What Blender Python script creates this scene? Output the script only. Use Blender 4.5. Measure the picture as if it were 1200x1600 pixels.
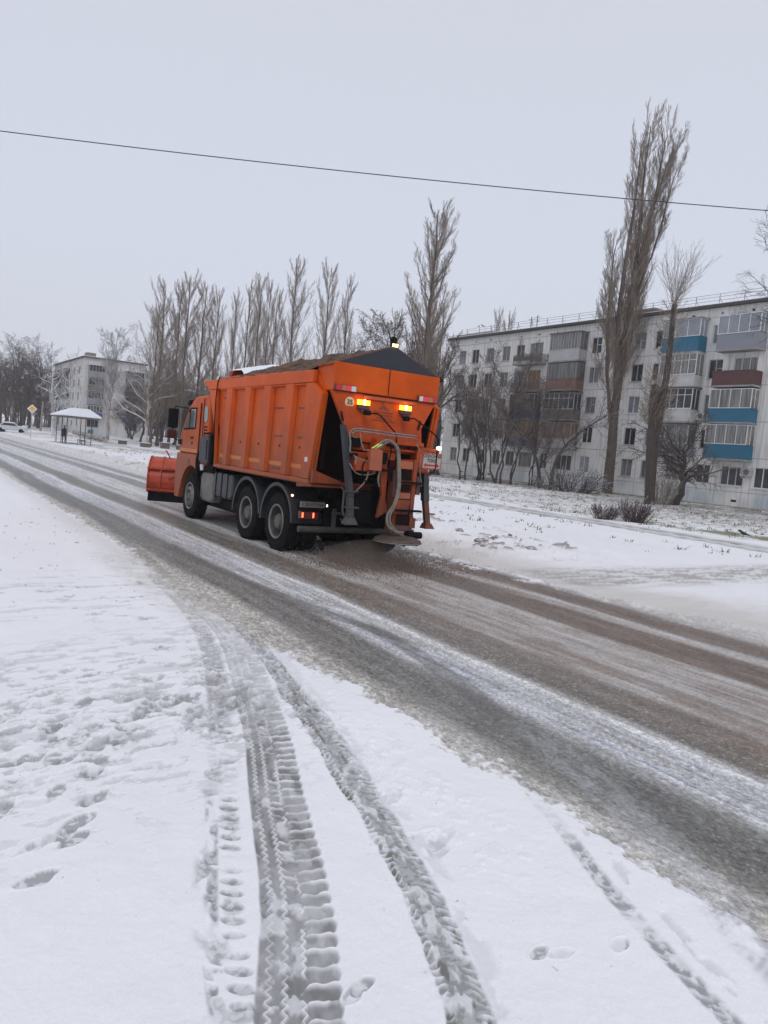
import bpy, math, random
import numpy as np
from mathutils import Vector, Matrix
R = math.radians
sc = bpy.context.scene
for o in list(bpy.data.objects):
    bpy.data.objects.remove(o)
COL = sc.collection
# ---------------------------------------------------------------- camera
CH = 1.95
YAW, PITCH, ROLL = R(32.6), math.atan(90/1200), .092
cam_d = bpy.data.cameras.new('camera')
cam = bpy.data.objects.new('camera', cam_d)
COL.objects.link(cam)
cam.location = (0, 0, CH)
cam.rotation_euler = (Matrix.Rotation(-YAW, 4, 'Z') @ Matrix.Rotation(math.pi/2-PITCH, 4, 'X') @ Matrix.Rotation(ROLL, 4, 'Z')).to_euler()
cam_d.sensor_fit = 'VERTICAL'
cam_d.sensor_height = 36
cam_d.lens = 36*1200/1600
cam_d.clip_start = .05
cam_d.clip_end = 6000
sc.camera = cam
# ---------------------------------------------------------------- sky, sun, exposure
SUN_EL, SUN_ROT = R(48), R(200)
w = bpy.data.worlds.new('World'); sc.world = w; w.use_nodes = True
nt = w.node_tree; nt.nodes.clear()
out = nt.nodes.new('ShaderNodeOutputWorld'); bg = nt.nodes.new('ShaderNodeBackground'); bg2 = nt.nodes.new('ShaderNodeBackground')
sky = nt.nodes.new('ShaderNodeTexSky'); sky.sky_type = 'NISHITA'; sky.sun_disc = False
sky.sun_elevation = SUN_EL; sky.sun_rotation = SUN_ROT
tc = nt.nodes.new('ShaderNodeTexCoord'); sep = nt.nodes.new('ShaderNodeSeparateXYZ'); cr = nt.nodes.new('ShaderNodeValToRGB')
nz = nt.nodes.new('ShaderNodeTexNoise'); nz.inputs['Scale'].default_value = 1.6; nz.inputs['Detail'].default_value = 3
ma = nt.nodes.new('ShaderNodeMath'); ma.operation = 'MULTIPLY_ADD'; ma.inputs[1].default_value = .12
nt.links.new(tc.outputs['Generated'], sep.inputs[0]); nt.links.new(tc.outputs['Generated'], nz.inputs['Vector'])
nt.links.new(nz.outputs['Fac'], ma.inputs[0]); nt.links.new(sep.outputs['Z'], ma.inputs[2]); nt.links.new(ma.outputs[0], cr.inputs[0])
e = cr.color_ramp.elements
e[0].position = 0.0; e[0].color = (.70, .71, .785, 1)
e[1].position = 1.0; e[1].color = (.60, .61, .68, 1)
k = e.new(.32); k.color = (.655, .692, .80, 1)
k = e.new(.60); k.color = (.63, .655, .745, 1)
nt.links.new(cr.outputs[0], bg.inputs['Color']); bg.inputs['Strength'].default_value = 1.0
nt.links.new(sky.outputs[0], bg2.inputs['Color']); bg2.inputs['Strength'].default_value = .05
mx = nt.nodes.new('ShaderNodeMixShader'); mx.inputs[0].default_value = .06
nt.links.new(bg.outputs[0], mx.inputs[1]); nt.links.new(bg2.outputs[0], mx.inputs[2]); nt.links.new(mx.outputs[0], out.inputs['Surface'])
sd = bpy.data.lights.new('sun', 'SUN'); sd.energy = .72; sd.angle = R(25); sd.color = (1, .97, .93)
sun = bpy.data.objects.new('sun', sd); COL.objects.link(sun)
sun.rotation_euler = (math.pi/2-SUN_EL, 0, math.pi-SUN_ROT)
vs = sc.view_settings; vs.view_transform = 'Standard'; vs.look = 'None'; vs.exposure = 0.13; vs.gamma = 1
try: vs.use_curve_mapping = False
except Exception: pass
sc.render.resolution_x = 768; sc.render.resolution_y = 1024
# ---------------------------------------------------------------- materials
MATS = {}
def mat(name, col, rough=.6, metal=0, col2=None, nscale=3, ndet=6, nmul=(.35, .7), bump=0, bscale=40, emit=None, es=0, stretch=None, spec=.5, coat=0, rough2=None, dirt=None):
    if name in MATS: return MATS[name]
    m = bpy.data.materials.new(name); m.use_nodes = True; n = m.node_tree; b = n.nodes['Principled BSDF']
    b.inputs['Base Color'].default_value = (*col, 1); b.inputs['Roughness'].default_value = rough; b.inputs['Metallic'].default_value = metal
    b.inputs['Specular IOR Level'].default_value = spec; b.inputs['Coat Weight'].default_value = coat
    geo = n.nodes.new('ShaderNodeNewGeometry'); vec = geo.outputs['Position']
    if stretch:
        vm = n.nodes.new('ShaderNodeVectorMath'); vm.operation = 'MULTIPLY'; vm.inputs[1].default_value = stretch
        n.links.new(vec, vm.inputs[0]); vec = vm.outputs[0]
    last = None
    if col2:
        t = n.nodes.new('ShaderNodeTexNoise'); t.inputs['Scale'].default_value = nscale; t.inputs['Detail'].default_value = ndet; t.inputs['Roughness'].default_value = .65
        n.links.new(vec, t.inputs['Vector'])
        mr = n.nodes.new('ShaderNodeMapRange'); mr.inputs[1].default_value = nmul[0]; mr.inputs[2].default_value = nmul[1]
        n.links.new(t.outputs['Fac'], mr.inputs[0])
        mi = n.nodes.new('ShaderNodeMix'); mi.data_type = 'RGBA'; mi.inputs[6].default_value = (*col, 1); mi.inputs[7].default_value = (*col2, 1)
        n.links.new(mr.outputs[0], mi.inputs[0]); last = mi.outputs[2]
        if rough2 is not None:
            mq = n.nodes.new('ShaderNodeMapRange'); mq.inputs[3].default_value = rough; mq.inputs[4].default_value = rough2
            n.links.new(mr.outputs[0], mq.inputs[0]); n.links.new(mq.outputs[0], b.inputs['Roughness'])
    if dirt:   # (colour, z0, z1, strength): road spray that fades with height
        sp = n.nodes.new('ShaderNodeSeparateXYZ'); n.links.new(geo.outputs['Position'], sp.inputs[0])
        t2 = n.nodes.new('ShaderNodeTexNoise'); t2.inputs['Scale'].default_value = 2.2; t2.inputs['Detail'].default_value = 8; t2.inputs['Roughness'].default_value = .7
        v2 = n.nodes.new('ShaderNodeVectorMath'); v2.operation = 'MULTIPLY'; v2.inputs[1].default_value = (2.2, 2.2, .7)
        n.links.new(geo.outputs['Position'], v2.inputs[0]); n.links.new(v2.outputs[0], t2.inputs['Vector'])
        m1 = n.nodes.new('ShaderNodeMapRange'); m1.inputs[1].default_value = dirt[2]; m1.inputs[2].default_value = dirt[1]; m1.inputs[3].default_value = -.15; m1.inputs[4].default_value = .6
        n.links.new(sp.outputs['Z'], m1.inputs[0])
        ad = n.nodes.new('ShaderNodeMath'); ad.operation = 'ADD'; n.links.new(m1.outputs[0], ad.inputs[0]); n.links.new(t2.outputs['Fac'], ad.inputs[1])
        m2 = n.nodes.new('ShaderNodeMapRange'); m2.inputs[1].default_value = .48; m2.inputs[2].default_value = 1.05; m2.inputs[3].default_value = 0; m2.inputs[4].default_value = dirt[3]
        n.links.new(ad.outputs[0], m2.inputs[0])
        mi2 = n.nodes.new('ShaderNodeMix'); mi2.data_type = 'RGBA'; mi2.inputs[7].default_value = (*dirt[0], 1)
        if last: n.links.new(last, mi2.inputs[6])
        else: mi2.inputs[6].default_value = (*col, 1)
        n.links.new(m2.outputs[0], mi2.inputs[0]); last = mi2.outputs[2]
    if last: n.links.new(last, b.inputs['Base Color'])
    if bump:
        t = n.nodes.new('ShaderNodeTexNoise'); t.inputs['Scale'].default_value = bscale; t.inputs['Detail'].default_value = 5
        n.links.new(vec, t.inputs['Vector'])
        bp = n.nodes.new('ShaderNodeBump'); bp.inputs['Strength'].default_value = bump; bp.inputs['Distance'].default_value = .02
        n.links.new(t.outputs['Fac'], bp.inputs['Height']); n.links.new(bp.outputs[0], b.inputs['Normal'])
    if emit:
        b.inputs['Emission Color'].default_value = (*emit, 1); b.inputs['Emission Strength'].default_value = es
    MATS[name] = m; return m

def snowy_bark(name, col, col2, snow=.0, lo=.35, scale=6):
    """bark with real snow caught on upward faces"""
    if name in MATS: return MATS[name]
    m = mat(name, col, .9, col2=col2, nscale=scale, stretch=(1, 1, .35))
    if snow > 0:
        n = m.node_tree; b = n.nodes['Principled BSDF']
        src = b.inputs['Base Color'].links[0].from_socket
        g = n.nodes.new('ShaderNodeNewGeometry'); s = n.nodes.new('ShaderNodeSeparateXYZ'); n.links.new(g.outputs['True Normal'], s.inputs[0])
        mr = n.nodes.new('ShaderNodeMapRange'); mr.inputs[1].default_value = lo; mr.inputs[2].default_value = lo+.25; mr.inputs[4].default_value = snow
        n.links.new(s.outputs['Z'], mr.inputs[0])
        mi = n.nodes.new('ShaderNodeMix'); mi.data_type = 'RGBA'; mi.inputs[7].default_value = (.8, .82, .86, 1)
        n.links.new(mr.outputs[0], mi.inputs[0]); n.links.new(src, mi.inputs[6]); n.links.new(mi.outputs[2], b.inputs['Base Color'])
    return m

# ---------------------------------------------------------------- mesh helpers
class MB:
    def __init__(s): s.v = []; s.f = []; s.m = []; s.cm = 0
    def add(s, vs, fs):
        o = len(s.v); s.v += [tuple(map(float, p)) for p in vs]; s.f += [tuple(i+o for i in f) for f in fs]; s.m += [s.cm]*len(fs); return s
    def box(s, x0, x1, y0, y1, z0, z1):
        x0, x1 = min(x0, x1), max(x0, x1); y0, y1 = min(y0, y1), max(y0, y1); z0, z1 = min(z0, z1), max(z0, z1)
        v = [(x0, y0, z0), (x1, y0, z0), (x1, y1, z0), (x0, y1, z0), (x0, y0, z1), (x1, y0, z1), (x1, y1, z1), (x0, y1, z1)]
        return s.add(v, [(0, 3, 2, 1), (4, 5, 6, 7), (0, 1, 5, 4), (1, 2, 6, 5), (2, 3, 7, 6), (3, 0, 4, 7)])
    def hexa(s, a, b):
        """two matching quads (lists of 4 points) joined as a solid"""
        return s.add(list(a)+list(b), [(0, 3, 2, 1), (4, 5, 6, 7), (0, 1, 5, 4), (1, 2, 6, 5), (2, 3, 7, 6), (3, 0, 4, 7)])
    def prism(s, poly, d, axis='x'):
        """poly: 2-D outline; d=(a,b) extent on axis"""
        n = len(poly); vs = []
        for t in d:
            for p in poly:
                vs.append({'x': (t, p[0], p[1]), 'y': (p[0], t, p[1]), 'z': (p[0], p[1], t)}[axis])
        fs = [tuple(range(n))[::-1], tuple(range(n, 2*n))]+[(i, (i+1) % n, n+(i+1) % n, n+i) for i in range(n)]
        return s.add(vs, fs)
    def tube(s, pts, r, n=8, cap=True):
        pts = [Vector(p) for p in pts]; rs = r if isinstance(r, (list, tuple)) else [r]*len(pts)
        vs = []; up = Vector((0.13, .31, .94)); prev = None
        for i, p in enumerate(pts):
            t = (pts[min(i+1, len(pts)-1)]-pts[max(i-1, 0)])
            if t.length < 1e-9: t = Vector((0, 0, 1))
            t.normalize()
            if prev is None:
                a = t.cross(up if abs(t.dot(up)) < .95 else Vector((1, 0, 0)))
            else:
                a = prev - t*prev.dot(t)
            a.normalize(); prev = a; b = t.cross(a)
            for k in range(n):
                an = 2*math.pi*k/n; vs.append(p+(a*math.cos(an)+b*math.sin(an))*rs[i])
        fs = []
        for i in range(len(pts)-1):
            for k in range(n):
                fs.append((i*n+k, i*n+(k+1) % n, (i+1)*n+(k+1) % n, (i+1)*n+k))
        if cap: fs += [tuple(range(n))[::-1], tuple(range((len(pts)-1)*n, len(pts)*n))]
        return s.add(vs, fs)
    def cyl(s, c, r, h, axis='z', n=24, r2=None):
        r2 = r if r2 is None else r2
        c = Vector(c); d = {'x': Vector((1, 0, 0)), 'y': Vector((0, 1, 0)), 'z': Vector((0, 0, 1))}[axis]
        return s.tube([c, c+d*h], [r, r2], n)
    def lathe(s, prof, c, axis='x', n=32, sx=1, cap=True):
        """prof: list of (radius, offset along axis)"""
        vs = []
        for (r, o) in prof:
            for k in range(n):
                a = 2*math.pi*k/n; u, v = r*math.cos(a), r*math.sin(a)
                vs.append({'x': (c[0]+o*sx, c[1]+u, c[2]+v), 'y': (c[0]+u, c[1]+o*sx, c[2]+v), 'z': (c[0]+u, c[1]+v, c[2]+o*sx)}[axis])
        fs = []
        for i in range(len(prof)-1):
            for k in range(n):
                fs.append((i*n+k, i*n+(k+1) % n, (i+1)*n+(k+1) % n, (i+1)*n+k))
        if cap: fs += [tuple(range(n))[::-1], tuple(range((len(prof)-1)*n, len(prof)*n))]
        return s.add(vs, fs)
    def build(s, name, mats, parent=None, bevel=0, smooth=False, label=None):
        me = bpy.data.meshes.new(name); off = Vector(parent_org(parent))
        me.from_pydata([Vector(v)-off for v in s.v], [], s.f); me.update()
        ms = mats if isinstance(mats, (list, tuple)) else [mats]
        for m in ms:
            if m: me.materials.append(m)
        me.polygons.foreach_set('material_index', s.m)
        import bmesh
        bm = bmesh.new(); bm.from_mesh(me); bmesh.ops.recalc_face_normals(bm, faces=bm.faces[:]); bm.to_mesh(me); bm.free()
        if smooth:
            me.polygons.foreach_set('use_smooth', [True]*len(me.polygons))
            try: me.set_sharp_from_angle(angle=R(38))
            except Exception: pass
        o = bpy.data.objects.new(name, me); COL.objects.link(o)
        if parent is not None: o.parent = parent
        if bevel:
            b = o.modifiers.new('bevel', 'BEVEL'); b.width = bevel; b.segments = 2; b.limit_method = 'ANGLE'; b.angle_limit = R(40)
        if label: o['label'] = label
        return o
def parent_org(p):
    o = Vector((0, 0, 0))
    while p is not None:
        o = o+p.location; p = p.parent
    return o
def thing(name, label, cat, loc=(0, 0, 0), group=None, rz=0):
    o = bpy.data.objects.new(name, None); COL.objects.link(o); o.location = loc; o.rotation_euler = (0, 0, rz)
    o.empty_display_size = .2
    o['label'] = label; o['category'] = cat
    if group: o['group'] = group
    return o
def tag(o, label, cat, group=None):
    o['label'] = label; o['category'] = cat
    if group: o['group'] = group
    return o
def struct(o, kind='structure'):
    o['kind'] = kind; return o
def dup(root, loc, rz=0, s=(1, 1, 1), label=None):
    def cp(o, parent):
        c = o.copy(); COL.objects.link(c); c.parent = parent
        for ch in list(kids.get(o.name, [])): cp(ch, c)
        return c
    kids = {}
    for o in root.children_recursive: kids.setdefault(o.parent.name, []).append(o)
    c = cp(root, None); c.location = loc; c.rotation_euler = (0, 0, rz); c.scale = s
    if label: c['label'] = label
    return c
def text_mesh(txt, size, name, m, parent, loc, rot, ext=.002, bold=0, sx=1):
    cu = bpy.data.curves.new(name, 'FONT'); cu.body = txt; cu.size = size; cu.extrude = ext; cu.offset = bold
    cu.align_x = 'CENTER'; cu.align_y = 'CENTER'
    to = bpy.data.objects.new(name+'_src', cu); COL.objects.link(to)
    bpy.context.view_layer.update()
    me = bpy.data.meshes.new_from_object(to.evaluated_get(bpy.context.evaluated_depsgraph_get()))
    bpy.data.objects.remove(to); bpy.data.curves.remove(cu)
    M = Matrix.Translation(Vector(loc)-Vector(parent_org(parent))) @ rot.to_4x4() @ Matrix.Diagonal((sx, 1, 1, 1))
    me.transform(M); me.materials.clear(); me.materials.append(m)
    o = bpy.data.objects.new(name, me); COL.objects.link(o); o.parent = parent
    return o
ROT_REAR = Matrix(((1, 0, 0), (0, 0, -1), (0, 1, 0)))      # text facing -Y
ROT_SIDE = Matrix(((0, 0, -1), (-1, 0, 0), (0, 1, 0)))     # text facing -X

# ---------------------------------------------------------------- numpy noise
def _h(ix, iy, seed):
    with np.errstate(over='ignore'):
        n = ix.astype(np.int64)*374761393+iy.astype(np.int64)*668265263+seed*974711
        n = (n ^ (n >> 13))*1274126177
        n = n & 0xffffffff
        n = (n ^ (n >> 16))*2246822519 & 0xffffffff
    return ((n ^ (n >> 15)) & 0xffffff)/float(0xffffff)
def vn(x, y, seed=0):
    ix = np.floor(x); iy = np.floor(y); fx = x-ix; fy = y-iy
    fx = fx*fx*(3-2*fx); fy = fy*fy*(3-2*fy)
    a = _h(ix, iy, seed); b = _h(ix+1, iy, seed); c = _h(ix, iy+1, seed); d = _h(ix+1, iy+1, seed)
    return (a*(1-fx)+b*fx)*(1-fy)+(c*(1-fx)+d*fx)*fy
def fbm(x, y, seed=0, o=4, g=.5):
    s = 0; a = 1; t = 0
    for i in range(o):
        s = s+a*vn(x, y, seed+i*17); t += a; a *= g; x = x*2.03+5.1; y = y*2.03+1.7
    return s/t
def ss(x, a, b):
    t = np.clip((x-a)/(b-a), 0, 1); return t*t*(3-2*t)
def band(x, a, b, w=.15):
    return ss(x, a-w, a+w)*(1-ss(x, b-w, b+w))
def terrain(x, y):
    """large ground shape in metres"""
    z = np.clip(x-9.5, 0, 60)*.0125
    z = z+.45*ss(y, 88, 138)*ss(x, 11, 22)
    z = z*(1-ss(x, 140, 260))
    return z
def tz(x, y): return float(terrain(np.array([float(x)]), np.array([float(y)]))[0])

# ---------------------------------------------------------------- ground and road
def spline(pts, n=160):
    P = np.array(pts, float); k = len(P); out = []
    for i in range(k-1):
        p0 = P[max(i-1, 0)]; p1 = P[i]; p2 = P[i+1]; p3 = P[min(i+2, k-1)]
        t = np.linspace(0, 1, n//(k-1)+2)[:-1, None]
        out.append(.5*((2*p1)+(-p0+p2)*t+(2*p0-5*p1+4*p2-p3)*t*t+(-p0+3*p1-3*p2+p3)*t**3))
    out.append(P[-1:]); return np.vstack(out)
def track_st(x, y, pts, wid):
    """arc length s and lateral offset t (right positive going up the list) for the points near a track"""
    S = spline(pts); seg = np.diff(S, axis=0); L = np.hypot(seg[:, 0], seg[:, 1]); cum = np.concatenate([[0], np.cumsum(L)])
    m = (x > S[:, 0].min()-wid) & (x < S[:, 0].max()+wid) & (y > S[:, 1].min()-.02) & (y < S[:, 1].max()+wid)
    idx = np.where(m)[0]; s = np.zeros(len(idx)); t = np.full(len(idx), 9.)
    for c in range(0, len(idx), 40000):
        ii = idx[c:c+40000]; px = x[ii][:, None]; py = y[ii][:, None]
        d = (px-S[:-1, 0])**2+(py-S[:-1, 1])**2; j = d.argmin(1)
        j = np.clip(j, 0, len(L)-1); ux = seg[j, 0]/L[j]; uy = seg[j, 1]/L[j]
        dx = x[ii]-S[j, 0]; dy = y[ii]-S[j, 1]
        s[c:c+40000] = cum[j]+dx*ux+dy*uy; t[c:c+40000] = dx*uy-dy*ux
    k = np.abs(t) < wid; return idx[k], s[k], t[k], cum[-1]

def build_ground():
    f, px = 768., 1/768.
    r = [2.1]
    while r[-1] < 60:
        q = r[-1]; dr = (q*q+CH*CH)/(CH*900.)
        dr *= .50 if q < 5.5 else (.75 if q < 9 else 1.0)
        r.append(q+max(dr, .0045))
    while r[-1] < 3000: r.append(r[-1]*1.035)
    r = np.array([.0001, .6, 1.2, 1.7]+r)
    fine = np.radians(np.linspace(2, 65, 1130)); coarse = np.radians(np.linspace(65, 362, 150))[1:-1]
    az = np.concatenate([fine, coarse])
    RR, AZ = np.meshgrid(r, az, indexing='ij'); nr, na = RR.shape
    x = (RR*np.sin(AZ)).ravel(); y = (RR*np.cos(AZ)).ravel(); N = len(x)
    rr = RR.ravel()
    fadeout = 1-ss(rr, 20, 60)          # fine relief only where the mesh can carry it
    # ---- road outline
    wob = (fbm(y*.5, x*0, 3)-.5)*.22+(fbm(y*3, x*0+2, 9)-.5)*.10
    eL = 3.22+wob-.32*np.exp(-((y-9.0)/2.6)**2)
    eR = 9.35+ss(y, 14, 50)*1.2+(fbm(y*.7, x*0, 5)-.5)*.35+ss(-y, -9, -5)*.7
    inroad = ss(x, eL-.08, eL+.10)*(1-ss(x, eR-.10, eR+.18))
    z = terrain(x, y)
    # ---- colours (plain albedo)
    def C3(c): return np.array(c)[None, :]
    snow = C3((.880, .883, .905)); snowd = C3((.70, .705, .72)); slush = C3((.36, .36, .365)); asph = C3((.20, .195, .185))
    tan = C3((.47, .445, .40)); brown = C3((.215, .168, .135)); tanl = C3((.62, .60, .56))
    def mix(a, b, k): return a*(1-k[:, None])+b*k[:, None]
    col = np.repeat(snow, N, 0).astype(float); rough = np.full(N, .75)
    # verge snow: relief
    lump = fbm(x*1.1, y*1.1, 11, 4); fine_n = fbm(x*9, y*9, 21, 3); mic = fbm(x*45, y*45, 31, 2)
    vz = .035+(lump-.5)*.05+(fine_n-.5)*.010*fadeout+(mic-.5)*.0025*fadeout
    col *= (1-.035*(fbm(x*.7, y*.7, 77, 3)-.5)[:, None]*2)
    # ============ left verge details
    left = x < eL+.4
    # wind ripples / foot-path streaks running across
    st = fbm(x*1.6+y*.8, y*9-x*1.5, 41, 4)
    path = band(y-.35*x, 4.2, 6.8, .5)*(1-ss(x, 2.3, 3.0))
    p2 = band(y-.25*x, 7.9, 10.2, .4)*(1-ss(x, 2.6, 3.2))
    k = ss(st, .57, .72)*(path*.6+p2*.75)*(x < 3.2)
    vz -= k*.018; col = mix(col, snowd*.80, k*.75)
    # footprints
    rs = np.random.RandomState(4)
    feet = []
    for i in range(230):
        u = rs.rand(); v = rs.normal()*.45
        fx = .2+u*2.2; fy = 4.6+.35*fx+v
        feet.append((fx, fy, rs.normal()*.35+R(62), rs.rand()))
    for i in range(45):
        fx = .3+rs.rand()*2.0; feet.append((fx, 8.6+.25*fx+rs.normal()*.7, R(75)+rs.normal()*.3, rs.rand()*.7))
    feet += [(.57, 3.33, R(70), 1.0), (.70, 3.66, R(50), 1.), (.76, 3.60, R(50), 1.1), (.82, 3.78, R(55), .9), (.92, 3.98, R(60), .7), (.62, 3.62, R(60), .7),
             (.93, 4.28, R(65), .35), (1.05, 4.38, R(65), .45), (1.16, 4.40, R(65), .4), (1.08, 4.18, R(65), .4), (.33, 4.35, R(70), .7),
             (1.50, 2.20, R(70), 2.2), (1.44, 2.17, R(60), 2.0), (2.24, 2.06, R(70), 2.2), (2.33, 2.02, R(95), 2.0), (2.60, 1.95, R(70), 2.1), (2.45, 2.98, R(60), .3), (2.35, 2.9, R(30), .4), (2.42, 3.45, R(60), .4)]
    for (fx, fy, a, s) in feet:
        m = np.where((np.abs(x-fx) < .22) & (np.abs(y-fy) < .22))[0]
        if not len(m): continue
        dx = x[m]-fx; dy = y[m]-fy; ca, sa = math.sin(a), math.cos(a)
        u = dx*ca+dy*sa; v = -dx*sa+dy*ca
        wv = .042+.010*np.cos(u*22)
        if s > 1.9: u = u*2.2; v = v*1.9; s = s-1.2
        d = np.sqrt((u/.125)**2+(v/wv)**2)+(fine_n[m]-.5)*.9+(lump[m]-.5)*.5
        k = (1-ss(d, .62, 1.02))*min(1, .35+.6*s); rim = np.exp(-((d-1.12)/.14)**2)
        vz[m] += -k*.017+rim*.003
        tread = .5+.5*np.sin(u*260+3*np.sin(v*120))
        kk = k*(.25+s)*(.25+.75*ss(fbm(x[m]*24, y[m]*24, 611, 3), .38, .58))*(.7+.3*tread)
        col[m] = mix(col[m], np.repeat(C3((.33, .33, .34)), len(m), 0), np.clip(kk, 0, .85))
    # ============ tyre tracks through the verge
    mixed = lambda idx, c, k: mix(col[idx], np.repeat(C3(c), len(idx), 0), np.clip(k, 0, 1))
    tA = [(.93, 1.75), (1.06, 2.28), (1.21, 2.78), (1.46, 3.47), (1.86, 4.60), (2.36, 6.1), (2.76, 7.9), (3.0, 10.2)]
    tB = [(1.02, 1.70), (1.205, 2.1), (1.525, 2.80), (1.83, 3.66), (2.14, 4.52), (2.52, 5.75), (2.86, 7.1), (3.1, 9.0)]
    tC = [(1.66, 1.70), (1.79, 1.95), (2.0, 2.48), (2.20, 3.13), (2.42, 4.02), (2.66, 5.08), (2.92, 6.4), (3.2, 7.9)]
    tD = [(2.50, 1.2), (2.62, 1.44), (2.73, 1.80), (2.87, 2.19), (3.05, 2.62), (3.2, 3.0), (3.34, 3.45)]
    tE = [(3.0, 1.25), (3.14, 1.63), (3.37, 2.09), (3.61, 2.68), (3.9, 3.5), (4.15, 4.5)]
    def ridge(s, p, w): q = np.abs((s/p+.5) % 1-.5)*p; return np.exp(-(q/w)**2)
    gap = lambda s, seed: ss(fbm(s*2.2, s*0+seed, seed, 3), .34, .52)
    # A: two thin rows of lug prints
    i, s, t, L = track_st(x, y, tA, .24)
    if len(i):
        sj = s+.012*(fbm(s*6, s*0, 5)-.5)
        g = gap(s, 91)*.9+.1
        near = 1-ss(s, 2.7, 4.2)
        rowL = band(t, -.105, -.045, .012); rowR = band(t, -.030, .060, .014)
        lug = 1-ridge(sj+.25*t+.02*(fbm(s*9, t*0+3, 151)-.5), .098, .020); lugL = 1-ridge(sj+.045+.5*t, .098, .012)*ss(vn(s*7, t*0, 153), .3, .6)
        oval = np.clip(1.15-((np.abs(((sj+.25*t)/.098) % 1-.5))/.36)**2-((t-.015)/.052)**2, 0, 1)
        dep = rowL*lugL*ss(fbm(s*6, t*18, 155, 3), .36, .56)+np.minimum(1, oval*1.6)*ss(vn(s*10.2, t*0+9, 157)+.12, .25, .6)*lug
        dep = dep*g*(.25+.75*ss(fbm(s*3.1, t*6, 97, 3), .36, .58))+(1-near)*band(t, -.08, .08, .03)*.55*ss(fbm(s*14, t*25, 8, 3), .38, .6)
        blob = band(t, -.135, -.02, .03)*ss(fbm(s*4.5, t*5, 131, 3), .50, .62)*near; dep = np.maximum(dep, blob*.8); dep = np.maximum(dep, band(t, -.10, .06, .02)*ss(fbm(s*2.7, t*4, 173, 4, .6), .50, .62)*.75)
        vz[i] += -dep*.016
        col[i] = mixed(i, (.31, .31, .315), dep*(.50+.45*ss(mic[i], .35, .6)))
    # B: wide truck tyre: shoulder lugs on the right, zigzag ribs on the left
    i, s, t, L = track_st(x, y, tB, .26)
    if len(i):
        body = band(t+.010*np.abs(((s-.12*t)/.094) % 1-.5)*2*(t > .05)+.012*(fbm(s*5, t*0, 171, 3)-.5), -.155, .150, .008); sj = s+.010*(fbm(s*5, t*3, 15)-.5)
        rl = ridge(sj-.12*t+.004*np.sin(t*90), .094, .0080+.006*ss(t, .10, .15))*ss(t, .012, .035)*(.55+.45*ss(vn(s*10.6, t*3, 141), .25, .5))
        zz = lambda c, a, p: np.exp(-((t-c-a*(np.abs((sj/p) % 1-.5)*4-1))/.0065)**2)
        rib = np.maximum(zz(-.055, .010, .055), zz(-.115, .012, .060))*.9
        rib = np.maximum(rib, zz(.015, .008, .05)*ss(fine_n[i], .45, .55))
        rl2 = ridge(sj+.3*t+.01*np.sin(s*37), .075, .006)*band(t, -.05, .02, .01)*ss(vn(s*9, t*9, 61), .45, .7)
        up = np.clip(np.maximum(np.maximum(rl, rib), rl2), 0, 1)*(.45+.55*ss(fbm(s*7, t*14, 44, 2), .3, .55))
        hole = ss(fbm(s*9, t*13, 71, 4), .56, .70)*.55*(1-ss(t, .0, .03)*.6)
        fall = 1-.45*ss(s, 2.6, 4.2)
        dep = body*(1-up)*(1-hole)*fall
        vz[i] += -dep*.017+(np.exp(-((np.abs(t)-.172)/.02)**2))*.004
        patch = .84+.16*ss(fbm(s*8, t*18, 33, 3), .35, .62)
        bm_ = ss(fbm(s*5, t*9, 52, 3), .42, .6)[:, None]; base = np.array([[.22, .22, .215]])*bm_+np.array([[.34, .34, .345]])*(1-bm_)
        col[i] = mix(col[i], base, np.clip(dep*patch, 0, 1)); rough[i] -= .2*dep
    # C: smeared wet track with chevron edges
    i, s, t, L = track_st(x, y, tC, .26)
    if len(i):
        wd = .085+.02*ss(s, 1.0, 2.6)-.02*ss(s, 3.2, 5)
        e1 = np.abs(t)/wd+(fine_n[i]-.5)*.35
        chev = (ridge(s+np.abs(t)*.9+.012*np.sin(s*23+t*60), .050, .008)*ss(np.abs(t), .030, .055)*(.4+.6*ss(vn(s*22, t*9, 143), .25, .55)))
        body = 1-ss(e1, .9, 1.12); k = body*(1-chev*.85)*(1-.6*ss(fbm(s*10, t*22, 83, 3), .56, .7))
        shoul = band(t, .09, .18, .02)*ss(fbm(s*7, t*12, 88, 3), .42, .6)
        vz[i] += -k*.017-shoul*.006+np.exp(-((e1-1.25)/.12)**2)*.006*fine_n[i]
        col[i] = mixed(i, (.30, .305, .305), k*(.72+.25*ss(mic[i], .4, .6)))
        dk = k*ss(fbm(s*6, t*30, 87, 3), .62, .74); col[i] = mixed(i, (.20, .20, .18), dk)
        col[i] = mixed(i, (.62, .63, .66), shoul*.4)
    i, s, t, L = track_st(x, y, tD, .2)
    if len(i):
        k = band(t+.02*(fbm(s*5, s*0, 163)-.5), -.050, .035, .018)*(1-.5*ridge(s-.9*np.abs(t)+.05*(fbm(s*4, s*0+1, 165)-.5), .105, .016))*(.4+.6*gap(s, 19))*(1-ss(s, 1.6, 2.2))
        k *= .35+.65*ss(fbm(s*22, t*34, 161, 4), .40, .58)
        vz[i] += -k*.011; col[i] = mixed(i, (.33, .33, .34), k*.95)
        k2 = band(t, .10, .16, .02)*ss(fbm(s*9, t*20, 29, 3), .5, .65); vz[i] -= k2*.012; col[i] = mixed(i, (.6, .61, .64), k2*.5)
    zE = np.zeros(N)
    i, s, t, L = track_st(x, y, tE, .3)
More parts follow.
